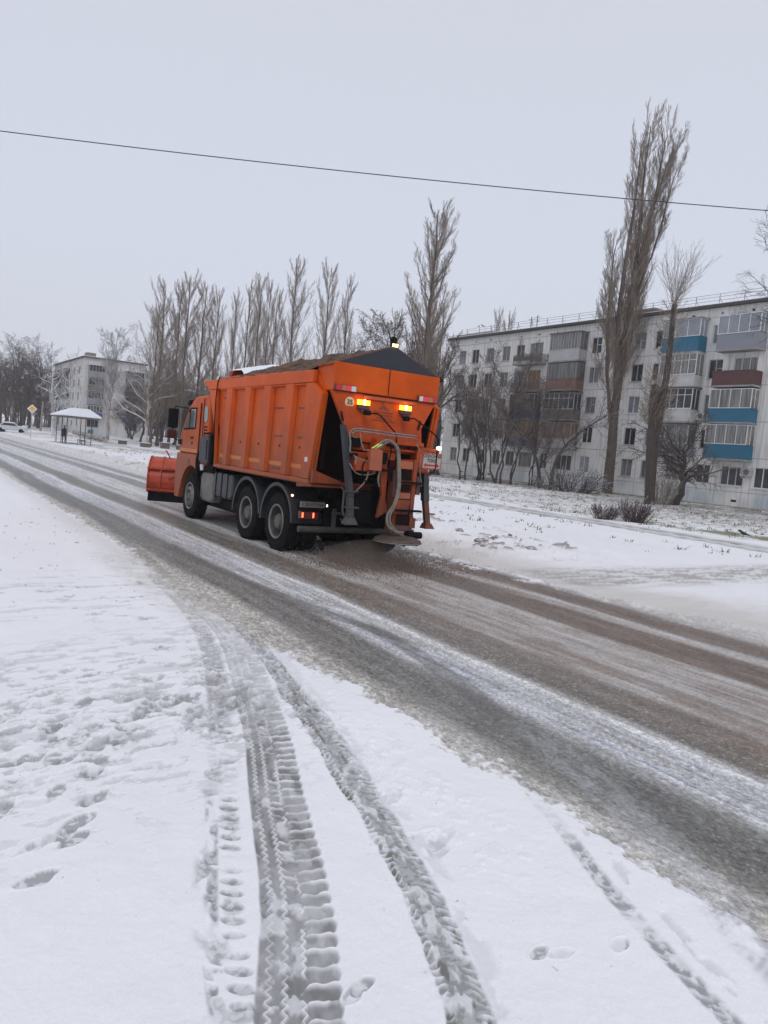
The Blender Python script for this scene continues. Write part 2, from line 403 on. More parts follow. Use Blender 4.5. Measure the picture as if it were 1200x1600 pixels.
    if len(i):
        k = band(t, -.13, .14, .05)*(1-ss(s, 2.4, 3.4))*(.35+.65*ss(fbm(s*8, t*16, 167, 3), .36, .56))
        ch = (.5+.5*np.sin(2*np.pi*(s+np.abs(t)*.8+.03*(fbm(s*6, t*6, 169)-.5))/.05))*ss(fine_n[i], .35, .5)
        zE[i] = k; col[i] = mixed(i, (.50, .51, .53), k*(.45+.4*ch)*ss(fine_n[i], .3, .5)); vz[i] += -k*(.012+.004*(1-ch))
    # scuffed broken snow between track C and the verge
    sc_ = band(x-2.75-(y-5)*.06, -.3, .25, .2)*band(y, 2.6, 9, .5)*ss(fbm(x*14, y*14, 93, 4), .52, .68)
    vz += sc_*.012; col = mix(col, snow*.93, sc_*.5)
    # tiny dirt specks on the snow
    sp = (vn(x*38, y*38, 301) > .985) & (vn(x*2, y*2, 302) > .45) & (rr < 14)
    col[sp] = col[sp]*.45+np.array([.10, .09, .08])*.55
    clod = ss(fbm(x*9, y*9, 311, 4, .6), .74, .80)*(x < 3)*band(y, 8, 20, 1)
    vz += clod*.012; col = mix(col, C3((.22, .21, .20))*np.ones((N, 1)), clod*.8)
    lf = (x < 3.2)*band(y-.3*x, 3.6, 6.6, .8)*ss(x, -.5, .3)*(1-ss(x, 2.4, 3.0))
    tr_ = ss(fbm(x*6.5+y*1.8, y*13-x*4, 621, 5, .62), .55, .66)*lf
    vz -= tr_*.012; col = mix(col, np.repeat(C3((.42, .42, .43)), N, 0), tr_*.58)
    # ============ right verge: lumpy bank with brown clods, path, side exit, grass
    rgt = x > eR-.5
    bank = band(x, 10.1, 14.5, .7)*ss(y, 10.5, 13.0)*(1-ss(y, 60, 85))
    bl = fbm(x*1.3, y*1.3, 401, 4)
    berm = band(x, eR+.35, eR+1.0, .25)*ss(y, 11.5, 14)*(1-ss(y, 50, 80)); vz += berm*.07*ss(fbm(x*2.2, y*1.4, 571, 4, .6), .35, .65)
    vz += rgt*(bank*(.05+.20*(bl-.35)*ss(bl, .35, .6))+ss(fbm(x*5, y*3.2, 404, 3), .6, .8)*.05*bank)
    c1 = ss(fbm(x*4.5, y*2.0, 406, 4), .64, .72)*bank*ss(vn(x*.7, y*.6, 407), .30, .6)*rgt
    vz += c1*.06; col = mix(col, C3((.17, .15, .135))*np.ones((N, 1)), c1*.85)
    dirty = ss(x-eR, .0, .1)*(1-ss(x-eR, .5, 2.3))*rgt
    col = mix(col, np.repeat(C3((.63, .61, .57)), N, 0), dirty*(.55+.4*fbm(x*3, y*1, 410, 3)))
    ex = band(y+.02*(x-10), 8.9, 10.6, .45)*ss(x, 9.3, 10.2)*(1-ss(x, 38, 48))
    exn = ss(fbm(x*2.0, y*9, 412, 4), .44, .60)
    vz -= ex*.02*exn; col = mix(col, np.repeat(C3((.38, .365, .34)), N, 0), ex*(.30+.7*exn)*.85)
    ex2 = (1-ss(y+.3*(x-9), 8.2, 9.6))*ss(x, 8.8, 9.5)*(1-ss(x, 10.3, 13.5))*ss(y, -6, 2)
    col = mix(col, np.repeat(tanl, N, 0), ex2*.75*(.5+.5*ss(fbm(x*1.2, y*4, 415, 4), .35, .6)))
    pc = 21.3+.6*np.sin(y*.07)-ss(y, 28, 60)*0+ss(-y, -12, -4)*.2
    wheel2 = (band(x-pc, -.75, -.25, .12)+band(x-pc, .20, .72, .12))*ss(y, -20, 0)
    pn = fbm(x*3, y*.6, 421, 4)
    col = mix(col, np.repeat(C3((.20, .195, .185)), N, 0), wheel2*(.55+.45*ss(pn, .3, .55))*(1-.35*ss(y, 45, 75)))
    col = mix(col, np.repeat(C3((.45, .44, .43)), N, 0), band(x-pc, -1.0, 1.0, .25)*.35); vz -= wheel2*.05
    # grass and dead leaves poking through the thin snow of the lawn
    lawn = ss(x, 22.6, 24.5)*(1-ss(x, 49, 50)); mid = ss(x, 13.5, 16)*(1-ss(x, 20, 20.8))
    gn = fbm(x*2.6, y*2.6, 431, 5, .62); patchy = vn(x*.16, y*.12, 433)
    th = .60-.12*patchy
    veg = lawn*(.35+.65*patchy)
    gg = ss(fbm(x*1.3, y*1.3, 436, 4), .30, .48)*band(x, 24.6+0*y, 26.6, .4)*(1-ss(y, 20.5, 24.5))
    col = mix(col, np.repeat(C3((.13, .155, .05)), N, 0), gg*.88)
    veg = np.maximum(veg, mid*ss(y, 12, 16)*.30*patchy)
    veg = np.maximum(veg, ss(x, 16, 19)*ss(y, 55, 70)*.55)
    strip = band(x, 42, 49.2, 1.2)*(y < 80)*ss(fbm(x*.9, y*.5, 440, 4), .38, .6)
    veg = np.maximum(veg, band(x, 39, 49.2, 1.5)*(y < 80)*.9)
    col = mix(col, np.repeat(C3((.20, .17, .15)), N, 0), strip*.75)
    vz += rgt*(gn-.5)*.06*np.clip(lawn+mid, 0, 1)*(1-ss(rr, 60, 120))
    far = ss(x, 12, 16)*ss(y, 60, 75); col = mix(col, np.repeat(C3((.40, .385, .37)), N, 0), far*.55*ss(fbm(x*.5, y*.25, 450, 4), .5, .62))
    smallc = ss(vn(x*1.6, y*.9, 460), .80, .90)*ss(vn(x*.2, y*.12, 462), .42, .62)*band(x, 10.4, 15, .5)*(y > 34)
    col = mix(col, np.repeat(C3((.25, .23, .22)), N, 0), smallc*.7)
    # ============ the carriageway
    xs = x+(fbm(y*.22, x*0, 501, 3)-.5)*.22            # the ruts wander a little
    long1 = fbm(x*7, y*.28, 503, 5, .6); long2 = fbm(x*22, y*.9, 507, 4, .6); cr = fbm(x*34, y*26, 511, 3, .6); crumb = fbm(x*80, y*60, 515, 2)
    behind = 1-ss(y, 10.4, 12.6)                       # grit laid by the spreader
    rc = np.repeat(C3((.50, .49, .47)), N, 0)
    def lay(c, k): 
        nonlocal rc
        rc = mix(rc, np.repeat(C3(c), N, 0), np.clip(k, 0, 1))
    n1 = .55+.9*(long1-.5)+.5*(long2-.5)
    lay((.54, .51, .445), band(xs, 2.4, 3.75, .12)*.9)
    lay((.26, .25, .225), band(xs, 2.4, 3.7, .2)*ss(fbm(x*19, y*15, 551, 4, .65), .44, .60)*.62)
    lay((.70, .70, .70), band(xs, 2.4, 3.6, .2)*ss(fbm(x*13, y*9, 553, 4, .65), .56, .68)*.5)
    dk1 = band(xs+(long1-.5)*.12, 3.52, 4.24, .12); lay((.152, .149, .136), dk1*(.66+.5*n1))
    wh = band(xs, 4.28, 4.78, .12)
    lay((.54, .56, .61), wh*ss(.5*long1+.5*long2, .34, .54)*.85); lay((.68, .69, .72), wh*ss(long2, .54, .64)*.50)
    lay((.27, .275, .29), wh*ss(fbm(x*30, y*.55, 581, 5, .65), .50, .60)*.70)
    lay((.78, .78, .80), band(xs, 4.82, 4.91, .025)*(.55+.45*ss(long1, .3, .6)))
    dk2 = band(xs+(long1-.5)*.14, 5.02, 5.74, .11); lay((.145, .132, .112), dk2*(.60+.55*n1))
    lay((.60, .59, .575), band(xs, 5.85, 6.10, .1)*(.35+.6*ss(long1, .35, .6)))
    lay((.26, .25, .24), band(xs, 6.10, 6.22, .04)*.8)
    wh2 = band(xs, 6.28, 7.22, .08); lay((.62, .615, .61), wh2*(.25+.8*ss(long1, .40, .58))); lay((.24, .23, .22), band(xs, 5.7, 7.3, .1)*ss(fbm(x*16, y*.35, 583, 5, .62), .54, .64)*.6)
    dk3 = band(xs+(long1-.5)*.14, 7.28, 8.10, .09); lay((.20, .195, .185), dk3*(.50+.55*n1))
    lay((.085, .075, .065), band(xs, 7.88, 7.95, .02)*ss(fbm(x*10, y*2.2, 585, 3), .40, .55)*.9)
    lay((.62, .61, .60), band(xs, 8.14, 8.45, .10)*(.35+.7*ss(long1, .34, .6)))
    dk4 = band(xs+(long1-.5)*.14, 8.52, 9.18, .10); lay((.20, .19, .18), dk4*(.50+.5*n1))
    lay((.60, .585, .56), ss(xs, 9.25, 9.6)*.8)
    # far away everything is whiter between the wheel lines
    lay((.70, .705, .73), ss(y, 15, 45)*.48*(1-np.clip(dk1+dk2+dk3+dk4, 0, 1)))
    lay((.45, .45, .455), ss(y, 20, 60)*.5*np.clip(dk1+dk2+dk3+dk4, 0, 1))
    # brown grit
    grit = behind*band(xs, 5.3, 9.3, .5)
    lay((.28, .21, .165), grit*.40); lay((.145, .105, .080), grit*np.clip(dk3*1.1+dk4+dk2*.45, 0, 1)*.88)
    lay((.24, .175, .135), behind*ss(fbm(x*5, y*1.0, 533, 5, .62), .48, .62)*band(xs, 5.2, 9.0, .5)*.55)
    # gritty broken surface: grains, smeared crusts and open pits
    g1_ = fbm(x*42, y*30, 561, 4, .68); g2_ = fbm(x*13, y*5.0, 563, 4, .62); nearw = 1-ss(rr, 9, 22)
    rc = rc*(1+(g1_-.5)[:, None]*1.25*(nearw*(1-.6*ss(x, 4.9, 6.2)))[:, None])*(1+(g2_-.5)[:, None]*.55)
    lay((.16, .155, .145), ss(g2_, .56, .68)*(1-wh)*.35*(1-ss(rr, 14, 40)))
    lay((.74, .745, .76), ss(fbm(x*9, y*.9, 565, 5, .6), .58, .68)*(.30+.25*wh)*(1-.75*np.clip(dk1+dk2+dk3+dk4, 0, 1)))
    # crumbs of snow and dark pits
    lay((.70, .71, .73), ss(fbm(x*55, y*42, 512, 3, .6), .60, .74)*.34*(1-.7*ss(x, 4.9, 6.2))*(1-ss(rr, 10, 26))*(1-.5*dk1))
    lay((.13, .125, .12), ss(crumb, .66, .82)*.35*(1-ss(rr, 6, 16)))
    chev = (.5+.5*np.sin(2*np.pi*(y+np.abs(((xs-4.55)/.11) % 1-.5)*.12)/.062))*band(xs, 4.2, 4.7, .05)*(1-ss(y, 5, 9))*ss(fbm(x*3, y*1.2, 523, 3), .40, .55)
    lay((.27, .272, .28), chev*.42)
    chev2 = (.5+.5*np.sin(2*np.pi*(y*1.0+(xs-3.5)*.7)/.055))*band(xs, 3.25, 3.7, .06)*(1-ss(y, 4, 8))*ss(fbm(x*3, y*1.2, 527, 3), .46, .6)
    lay((.30, .29, .27), chev2*.40)
    lay((.50, .51, .53), zE*.35)
    # turning ruts that cross the bands where cars pull out of the verge
    for pts, kk in (([(3.05, 9.5), (3.4, 13.0), (3.75, 18.), (3.95, 27.)], .55), ([(4.62, 6.2), (4.35, 8.2), (4.15, 10.5), (4.0, 14.)], .85), ([(3.95, 4.0), (4.25, 5.2), (4.5, 6.6), (4.62, 8.)], .85)):
        i, s, t, L = track_st(x, y, pts, .3)
        if len(i):
            k = band(t+.05*(fbm(s*3, t*0, 587)-.5), -.11, .11, .03)*ss(s, 0, .6)*(1-ss(s, L-1.2, L))*kk*(.5+.5*fine_n[i])
            rc[i] = mix(rc[i], np.repeat(C3((.13, .127, .12)), len(i), 0), np.clip(k, 0, 1))
    rz = .004+((1-np.clip(dk1+dk2+dk3+dk4, 0, 1))*.014*long1+(g1_-.5)*.012*nearw+(cr-.5)*.010+(crumb-.5)*.005+wh*(long2-.5)*.012)*fadeout
    rz += band(xs, 4.80, 4.93, .05)*.012*long1
    rough_r = .62-.22*np.clip(dk1+dk2+dk3*.6+dk4*.6, 0, 1)*n1
    k = inroad
    dL = (x-eL)/.20+(fbm(x*5, y*3, 543, 4, .6)-.5)*1.7+(fbm(x*26, y*20, 541, 3)-.5)*1.5*ss(y, 1, 3)
    dR = (eR-x)/.5+(fbm(x*4, y*2.5, 545, 4, .6)-.5)*3.2+(fbm(x*16, y*12, 547, 3)-.5)*1.4
    edge = ss(np.minimum(dL, dR), -.25, .45)
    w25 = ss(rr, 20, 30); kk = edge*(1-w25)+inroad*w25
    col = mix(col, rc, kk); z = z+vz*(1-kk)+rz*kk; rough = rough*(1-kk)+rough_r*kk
    # left of the road the dirty fringe
    fr = band(x, 2.55, 3.25, .15)*ss(y, 6.8, 8.5)*(1-ss(y, 11, 13.5)); col = mix(col, np.repeat(C3((.55, .53, .49)), N, 0), fr*.55*(.4+.6*ss(fine_n, .35, .6)))
    fr = (1-ss(x, 3.0, 3.35))*ss(x, 2.5, 3.2)*ss(y, 9, 13); col = mix(col, np.repeat(C3((.66, .65, .63)), N, 0), fr*.6)
    col = np.clip(col, .03, .93)
    # ---- faces, split into road and snow
    i0 = (np.arange(nr-1)[:, None]*na+np.arange(na)[None, :]); nxt = (np.arange(na)+1) % na
    a = i0; b = (np.arange(nr-1)[:, None]*na+nxt[None, :]); c = b+na; d = a+na
    F = np.stack([a, d, c, b], -1).reshape(-1, 4)
    cx = x[F].mean(1); cy = y[F].mean(1)
    isroad = (inroad[F].mean(1) > .5)
    gm = bpy.data.materials.new('snow_and_slush'); gm.use_nodes = True; n = gm.node_tree; bs = n.nodes['Principled BSDF']
    at = n.nodes.new('ShaderNodeAttribute'); at.attribute_name = 'Col'; at2 = n.nodes.new('ShaderNodeAttribute'); at2.attribute_name = 'rough'
    geo = n.nodes.new('ShaderNodeNewGeometry')
    av = n.nodes.new('ShaderNodeAttribute'); av.attribute_name = 'veg'
    tv = n.nodes.new('ShaderNodeTexNoise'); tv.inputs['Scale'].default_value = 3.2; tv.inputs['Detail'].default_value = 9; tv.inputs['Roughness'].default_value = .72; n.links.new(geo.outputs['Position'], tv.inputs['Vector'])
    m0 = n.nodes.new('ShaderNodeMapRange'); m0.inputs[1].default_value = 0; m0.inputs[2].default_value = 1; m0.inputs[3].default_value = .66; m0.inputs[4].default_value = .43; n.links.new(av.outputs['Fac'], m0.inputs[0])
    m1 = n.nodes.new('ShaderNodeMath'); m1.operation = 'SUBTRACT'; n.links.new(tv.outputs['Fac'], m1.inputs[0]); n.links.new(m0.outputs[0], m1.inputs[1])
    m2 = n.nodes.new('ShaderNodeMapRange'); m2.inputs[1].default_value = 0; m2.inputs[2].default_value = .07; m2.inputs[4].default_value = .8; n.links.new(m1.outputs[0], m2.inputs[0])
    tg = n.nodes.new('ShaderNodeTexNoise'); tg.inputs['Scale'].default_value = .6; n.links.new(geo.outputs['Position'], tg.inputs['Vector'])
    mg = n.nodes.new('ShaderNodeMapRange'); mg.inputs[1].default_value = .4; mg.inputs[2].default_value = .6; n.links.new(tg.outputs['Fac'], mg.inputs[0])
    gc = n.nodes.new('ShaderNodeMix'); gc.data_type = 'RGBA'; gc.inputs[6].default_value = (.17, .165, .10, 1); gc.inputs[7].default_value = (.21, .165, .13, 1); n.links.new(mg.outputs[0], gc.inputs[0])
    vc = n.nodes.new('ShaderNodeMix'); vc.data_type = 'RGBA'; n.links.new(m2.outputs[0], vc.inputs[0]); n.links.new(at.outputs['Color'], vc.inputs[6]); n.links.new(gc.outputs[2], vc.inputs[7])
    t1 = n.nodes.new('ShaderNodeTexNoise'); t1.inputs['Scale'].default_value = 110; t1.inputs['Detail'].default_value = 4; n.links.new(geo.outputs['Position'], t1.inputs['Vector'])
    mr = n.nodes.new('ShaderNodeMapRange'); mr.inputs[3].default_value = .90; mr.inputs[4].default_value = 1.08; n.links.new(t1.outputs['Fac'], mr.inputs[0])
    ag = n.nodes.new('ShaderNodeAttribute'); ag.attribute_name = 'grit'
    vg = n.nodes.new('ShaderNodeVectorMath'); vg.operation = 'MULTIPLY'; vg.inputs[1].default_value = (1, .6, 1); n.links.new(geo.outputs['Position'], vg.inputs[0])
    tq = n.nodes.new('ShaderNodeTexNoise'); tq.inputs['Scale'].default_value = 38; tq.inputs['Detail'].default_value = 7; tq.inputs['Roughness'].default_value = .8; n.links.new(vg.outputs[0], tq.inputs['Vector'])
    mq = n.nodes.new('ShaderNodeMapRange'); mq.inputs[1].default_value = .36; mq.inputs[2].default_value = .64; mq.inputs[3].default_value = .62; mq.inputs[4].default_value = 1.42; n.links.new(tq.outputs['Fac'], mq.inputs[0])
    qq = n.nodes.new('ShaderNodeMix'); qq.data_type = 'FLOAT'; qq.inputs[2].default_value = 1.0; n.links.new(ag.outputs['Fac'], qq.inputs[0]); n.links.new(mq.outputs[0], qq.inputs[3])
    hm = n.nodes.new('ShaderNodeMix'); hm.data_type = 'RGBA'; hm.blend_type = 'MULTIPLY'; hm.inputs[0].default_value = 1; n.links.new(vc.outputs[2], hm.inputs[6]); n.links.new(qq.outputs[0], hm.inputs[7])
    hv = n.nodes.new('ShaderNodeMix'); hv.data_type = 'RGBA'; hv.blend_type = 'MULTIPLY'; hv.inputs[0].default_value = 1
    n.links.new(hm.outputs[2], hv.inputs[6]); n.links.new(mr.outputs[0], hv.inputs[7]); n.links.new(hv.outputs[2], bs.inputs['Base Color'])
    n.links.new(at2.outputs['Fac'], bs.inputs['Roughness']); bs.inputs['Specular IOR Level'].default_value = .35
    bp = n.nodes.new('ShaderNodeBump'); bp.inputs['Strength'].default_value = .25; bp.inputs['Distance'].default_value = .007
    n.links.new(t1.outputs['Fac'], bp.inputs['Height']); n.links.new(bp.outputs[0], bs.inputs['Normal'])
    for name, sel in (('snowy_ground', ~isroad), ('road', isroad)):
        ff = F[sel]; used, inv = np.unique(ff, return_inverse=True); ff = inv.reshape(-1, 4)
        me = bpy.data.meshes.new(name); me.vertices.add(len(used))
        co = np.stack([x[used], y[used], z[used]], -1).astype(np.float32); me.vertices.foreach_set('co', co.ravel())
        me.loops.add(ff.size); me.loops.foreach_set('vertex_index', ff.ravel().astype(np.int32))
        me.polygons.add(len(ff)); me.polygons.foreach_set('loop_start', np.arange(0, ff.size, 4, dtype=np.int32))
        try: me.polygons.foreach_set('loop_total', np.full(len(ff), 4, dtype=np.int32))
        except Exception: pass
        me.polygons.foreach_set('use_smooth', np.ones(len(ff), dtype=bool))
        me.update(calc_edges=True)
        ca = me.color_attributes.new('Col', 'FLOAT_COLOR', 'POINT')
        c4 = np.ones((len(used), 4), np.float32); c4[:, :3] = col[used]; ca.data.foreach_set('color', c4.ravel())
        ra = me.attributes.new('rough', 'FLOAT', 'POINT'); ra.data.foreach_set('value', rough[used].astype(np.float32))
        va = me.attributes.new('veg', 'FLOAT', 'POINT'); va.data.foreach_set('value', (veg*(1-inroad))[used].astype(np.float32))
        ga = me.attributes.new('grit', 'FLOAT', 'POINT'); ga.data.foreach_set('value', (kk*(1-.55*ss(x, 4.9, 6.5)))[used].astype(np.float32))
        me.materials.append(gm)
        o = bpy.data.objects.new(name, me); COL.objects.link(o); struct(o)
build_ground()
# ================================================================ buildings
M_wall = mat('whitewashed_panel_wall', (.60, .59, .575), .9, col2=(.40, .385, .37), nscale=.35, nmul=(.42, .75), stretch=(1, 1, .45), bump=.3, bscale=12)
def stained(name, base, dark):
    """whitewashed wall with streaks under the sills, grey patches and a blue-washed plinth"""
    m = mat(name, base, .9, col2=dark, nscale=.45, nmul=(.45, .78), stretch=(1.6, 1.6, .35), bump=.3, bscale=14)
    n = m.node_tree; b = n.nodes['Principled BSDF']; src = b.inputs['Base Color'].links[0].from_socket
    g = n.nodes.new('ShaderNodeNewGeometry'); v = n.nodes.new('ShaderNodeVectorMath'); v.operation = 'MULTIPLY'; v.inputs[1].default_value = (5, 5, .35)
    n.links.new(g.outputs['Position'], v.inputs[0]); t = n.nodes.new('ShaderNodeTexNoise'); t.inputs['Scale'].default_value = 1; t.inputs['Detail'].default_value = 6
    n.links.new(v.outputs[0], t.inputs['Vector']); mr = n.nodes.new('ShaderNodeMapRange'); mr.inputs[1].default_value = .50; mr.inputs[2].default_value = .74; mr.inputs[4].default_value = .6
    n.links.new(t.outputs['Fac'], mr.inputs[0]); mi = n.nodes.new('ShaderNodeMix'); mi.data_type = 'RGBA'; mi.inputs[7].default_value = (.30, .29, .28, 1)
    n.links.new(mr.outputs[0], mi.inputs[0]); n.links.new(src, mi.inputs[6])
    s = n.nodes.new('ShaderNodeSeparateXYZ'); n.links.new(g.outputs['Position'], s.inputs[0])
    t2 = n.nodes.new('ShaderNodeTexNoise'); t2.inputs['Scale'].default_value = .5; t2.inputs['Detail'].default_value = 5; n.links.new(g.outputs['Position'], t2.inputs['Vector'])
    m1 = n.nodes.new('ShaderNodeMapRange'); m1.inputs[1].default_value = .40; m1.inputs[2].default_value = .62; m1.inputs[4].default_value = .75; n.links.new(t2.outputs['Fac'], m1.inputs[0])
    z1 = n.nodes.new('ShaderNodeMapRange'); z1.inputs[1].default_value = 2.0; z1.inputs[2].default_value = 1.2; n.links.new(s.outputs['Z'], z1.inputs[0])
    mu = n.nodes.new('ShaderNodeMath'); mu.operation = 'MULTIPLY'; n.links.new(m1.outputs[0], mu.inputs[0]); n.links.new(z1.outputs[0], mu.inputs[1])
    m3 = n.nodes.new('ShaderNodeMix'); m3.data_type = 'RGBA'; m3.inputs[7].default_value = (.40, .49, .54, 1)
    n.links.new(mu.outputs[0], m3.inputs[0]); n.links.new(mi.outputs[2], m3.inputs[6]); n.links.new(m3.outputs[2], b.inputs['Base Color'])
    return m
M_wall = stained('stained_white_wall', (.84, .83, .80), (.64, .62, .59))
M_wall2 = stained('stained_grey_white_wall', (.60, .59, .57), (.42, .40, .39))
M_frame = mat('white_window_frame', (.72, .72, .72), .5)
M_frameg = mat('grey_window_frame', (.42, .41, .40), .7)
M_glass = mat('dark_window_glass', (.014, .016, .020), .12, col2=(.06, .065, .075), nscale=.9, spec=.4)
M_glass2 = mat('curtained_window_glass', (.26, .26, .25), .20, col2=(.10, .10, .10), nscale=1.2, nmul=(.4, .6), stretch=(1, 6, .4), spec=.6)
M_glass3 = mat('reflecting_window_glass', (.16, .19, .22), .08, col2=(.30, .32, .35), nscale=.8, spec=.9)
M_seam = mat('panel_joint', (.30, .29, .28), .9, col2=(.5, .49, .48), nscale=1.5)
M_snow = mat('snow_cover', (.84, .86, .90), .7, bump=.3, bscale=8)
M_roof = mat('dark_roofing_felt', (.08, .075, .07), .9)
M_rail = mat('roof_rail_metal', (.16, .15, .15), .6, metal=.3)
M_conc = mat('weathered_concrete', (.38, .37, .355), .9, col2=(.22, .21, .20), nscale=1.5)
M_brickd = mat('dark_brick_vent', (.17, .13, .11), .9, col2=(.28, .24, .21), nscale=4)
M_blue = mat('blue_corrugated_panel', (.012, .125, .215), .5, col2=(.018, .15, .25), nscale=1.5)
M_dblue = mat('faded_dark_blue_panel', (.035, .05, .20), .7, col2=(.07, .08, .2), nscale=2)
M_grey = mat('grey_panel', (.25, .26, .30), .6)
M_wood = mat('weathered_wood', (.20, .18, .15), .9, col2=(.11, .10, .09), nscale=3, stretch=(4, 4, .5))
M_brown = mat('dark_red_brown_panel', (.085, .035, .035), .6, col2=(.12, .05, .045), nscale=2)
M_rust = mat('rust_red_panel', (.21, .10, .08), .8, col2=(.29, .20, .16), nscale=2)
M_lpan = mat('pale_panel', (.58, .58, .58), .7, col2=(.42, .41, .40), nscale=1)
M_ochre = mat('ochre_board', (.33, .20, .06), .8)
M_black = mat('black_void', (.01, .01, .01), 1)

class Facade:
    """a wall plane: O = origin, u = unit vector along the wall, n = outward normal"""
    def __init__(s, O, u, n): s.O = Vector(O); s.u = Vector(u); s.n = Vector(n)
    def p(s, a, z, d=0): q = s.O+s.u*a+s.n*d; return (q.x, q.y, z)
    def box(s, mb, a0, a1, z0, z1, d0, d1):
        P = s.p; mb.hexa([P(a0, z0, d0), P(a1, z0, d0), P(a1, z1, d0), P(a0, z1, d0)], [P(a0, z0, d1), P(a1, z0, d1), P(a1, z1, d1), P(a0, z1, d1)])
    def wall(s, mb, a0, a1, z0, z1, holes, depth=.16):
        A = sorted({a0, a1, *[h[0] for h in holes], *[h[1] for h in holes]}); Z = sorted({z0, z1, *[h[2] for h in holes], *[h[3] for h in holes]})
        for i in range(len(A)-1):
            for j in range(len(Z)-1):
                ca, cz = (A[i]+A[i+1])/2, (Z[j]+Z[j+1])/2
                hole = any(h[0] < ca < h[1] and h[2] < cz < h[3] for h in holes)
                d = -depth if hole else 0
                mb.add([s.p(A[i], Z[j], d), s.p(A[i+1], Z[j], d), s.p(A[i+1], Z[j+1], d), s.p(A[i], Z[j+1], d)], [(0, 1, 2, 3)])
        for h in holes:
            for (a, z, b, y) in ((h[0], h[2], h[1], h[2]), (h[0], h[3], h[1], h[3]), (h[0], h[2], h[0], h[3]), (h[1], h[2], h[1], h[3])):
                mb.add([s.p(a, z, 0), s.p(b, y, 0), s.p(b, y, -depth), s.p(a, z, -depth)], [(0, 1, 2, 3)])
def window(F, root, a, z, w, h, kind=0, frame=None, glass=None, rs=random):
    """frame with mullions (part) and glazing (sub-part)"""
    a0, a1, z0, z1 = a-w/2, a+w/2, z-h/2, z+h/2; t = .055; D0, D1 = -.15, -.07
    f = MB(); F.box(f, a0, a1, z0, z0+t, D0, D1); F.box(f, a0, a1, z1-t, z1, D0, D1); F.box(f, a0, a0+t, z0+t, z1-t, D0, D1); F.box(f, a1-t, a1, z0+t, z1-t, D0, D1)
    F.box(f, a0-.05, a1+.05, z0-.05, z0-.005, -.10, .07)
    if kind == 0: F.box(f, a-.035, a+.035, z0+t, z1-t, D0, D1)
    if kind == 1: F.box(f, a-.035, a+.035, z0+t, z1-t, D0, D1); F.box(f, a0+t, a-.035, z+.02, z+.06, D0, D1-.01)
    if kind == 2:
        for q in (-w/6, w/6): F.box(f, a+q-.03, a+q+.03, z0+t, z1-t, D0, D1)
    fr = f.build('window', frame or M_frame, root)
    g = MB(); P = F.p; F.box(g, a0+t*.5, a1-t*.5, z0+t*.5, z1-t*.5, -.145, -.11)
    g.build('pane', glass or rs.choice([M_glass, M_glass, M_glass2, M_glass3]), fr)
    return fr
def balcony(F, root, a0, a1, z0, zr, zt, panel, glaze=None, nm=5, roof=False, frame=None, depth=.95, rail=False, side=None, label=None, cross=False):
    """z0 slab underside, zr parapet top, zt glazing top"""
    s = MB(); F.box(s, a0-.03, a1+.03, z0, z0+.12, .003, depth+.03)
    b = s.build('balcony', M_conc, root, label=label)
    p = MB()
    if rail:
        n = int((a1-a0)/.13)
        for i in range(n+1): F.box(p, a0+(a1-a0)*i/n-.012, a0+(a1-a0)*i/n+.012, z0+.13, zr-.05, depth-.03, depth)
        for q in (a0, a1-.03):
            for i in range(7): F.box(p, q, q+.03, z0+.13, zr-.05, .05+i*.13, .08+i*.13)
        F.box(p, a0, a1, zr-.05, zr, depth-.05, depth+.01); F.box(p, a0, a0+.04, zr-.05, zr, .01, depth-.06); F.box(p, a1-.04, a1, zr-.05, zr, .01, depth-.06)
        F.box(p, a0, a1, z0+.35, z0+.75, depth-.045, depth-.032)
    else:
        F.box(p, a0, a1, z0+.122, zr, depth-.05, depth); F.box(p, a0, a0+.05, z0+.122, zr, .006, depth-.052); F.box(p, a1-.05, a1, z0+.122, zr, .006, depth-.052)
        F.box(p, a0-.02, a1+.02, zr+.002, zr+.035, depth-.07, depth+.02)
    p.build('parapet', panel, b)
    if glaze:
        fr = frame or M_frame; g = MB(); t = .05; zz0 = zr+.04
        for i in range(nm+1):
            q = a0+(a1-a0)*i/nm; F.box(g, q-t/2, q+t/2, zz0, zt, depth-.06, depth-.005)
        F.box(g, a0, a1, zt-t, zt-.001, depth-.055, depth-.01); F.box(g, a0, a1, zz0-.003, zz0+t, depth-.055, depth-.01)
        for q in (a0, a1): 
            for d in (.05, .5): F.box(g, q-t/2, q+t/2, zz0, zt, d, d+t)
            F.box(g, q-t/2+.004, q+t/2-.004, zt-t, zt-.002, .05, depth-.07)
        if cross:
            F.box(g, a0, a1, zz0+(zt-zz0)*.66, zz0+(zt-zz0)*.66+.04, depth-.05, depth-.015)
        gf = g.build('glazing_frame', fr, b)
        q = MB(); F.box(q, a0+.01, a1-.01, zz0, zt-.03, depth-.035, depth-.025); F.box(q, a0-.006, a0+.006, zz0, zt-.03, .05, depth-.05)
        q.build('glazing', glaze, b)
        F2 = MB(); F.box(F2, a1-.006, a1+.006, zz0, zt-.03, .05, depth-.05); F2.build('side_glazing', side or glaze, b)
    if roof:
        q = MB(); F.box(q, a0-.1, a1+.1, zt+.002, zt+.07, .004, depth+.12); q.build('balcony_roof', roof if roof is not True else M_roof, b)
    return b

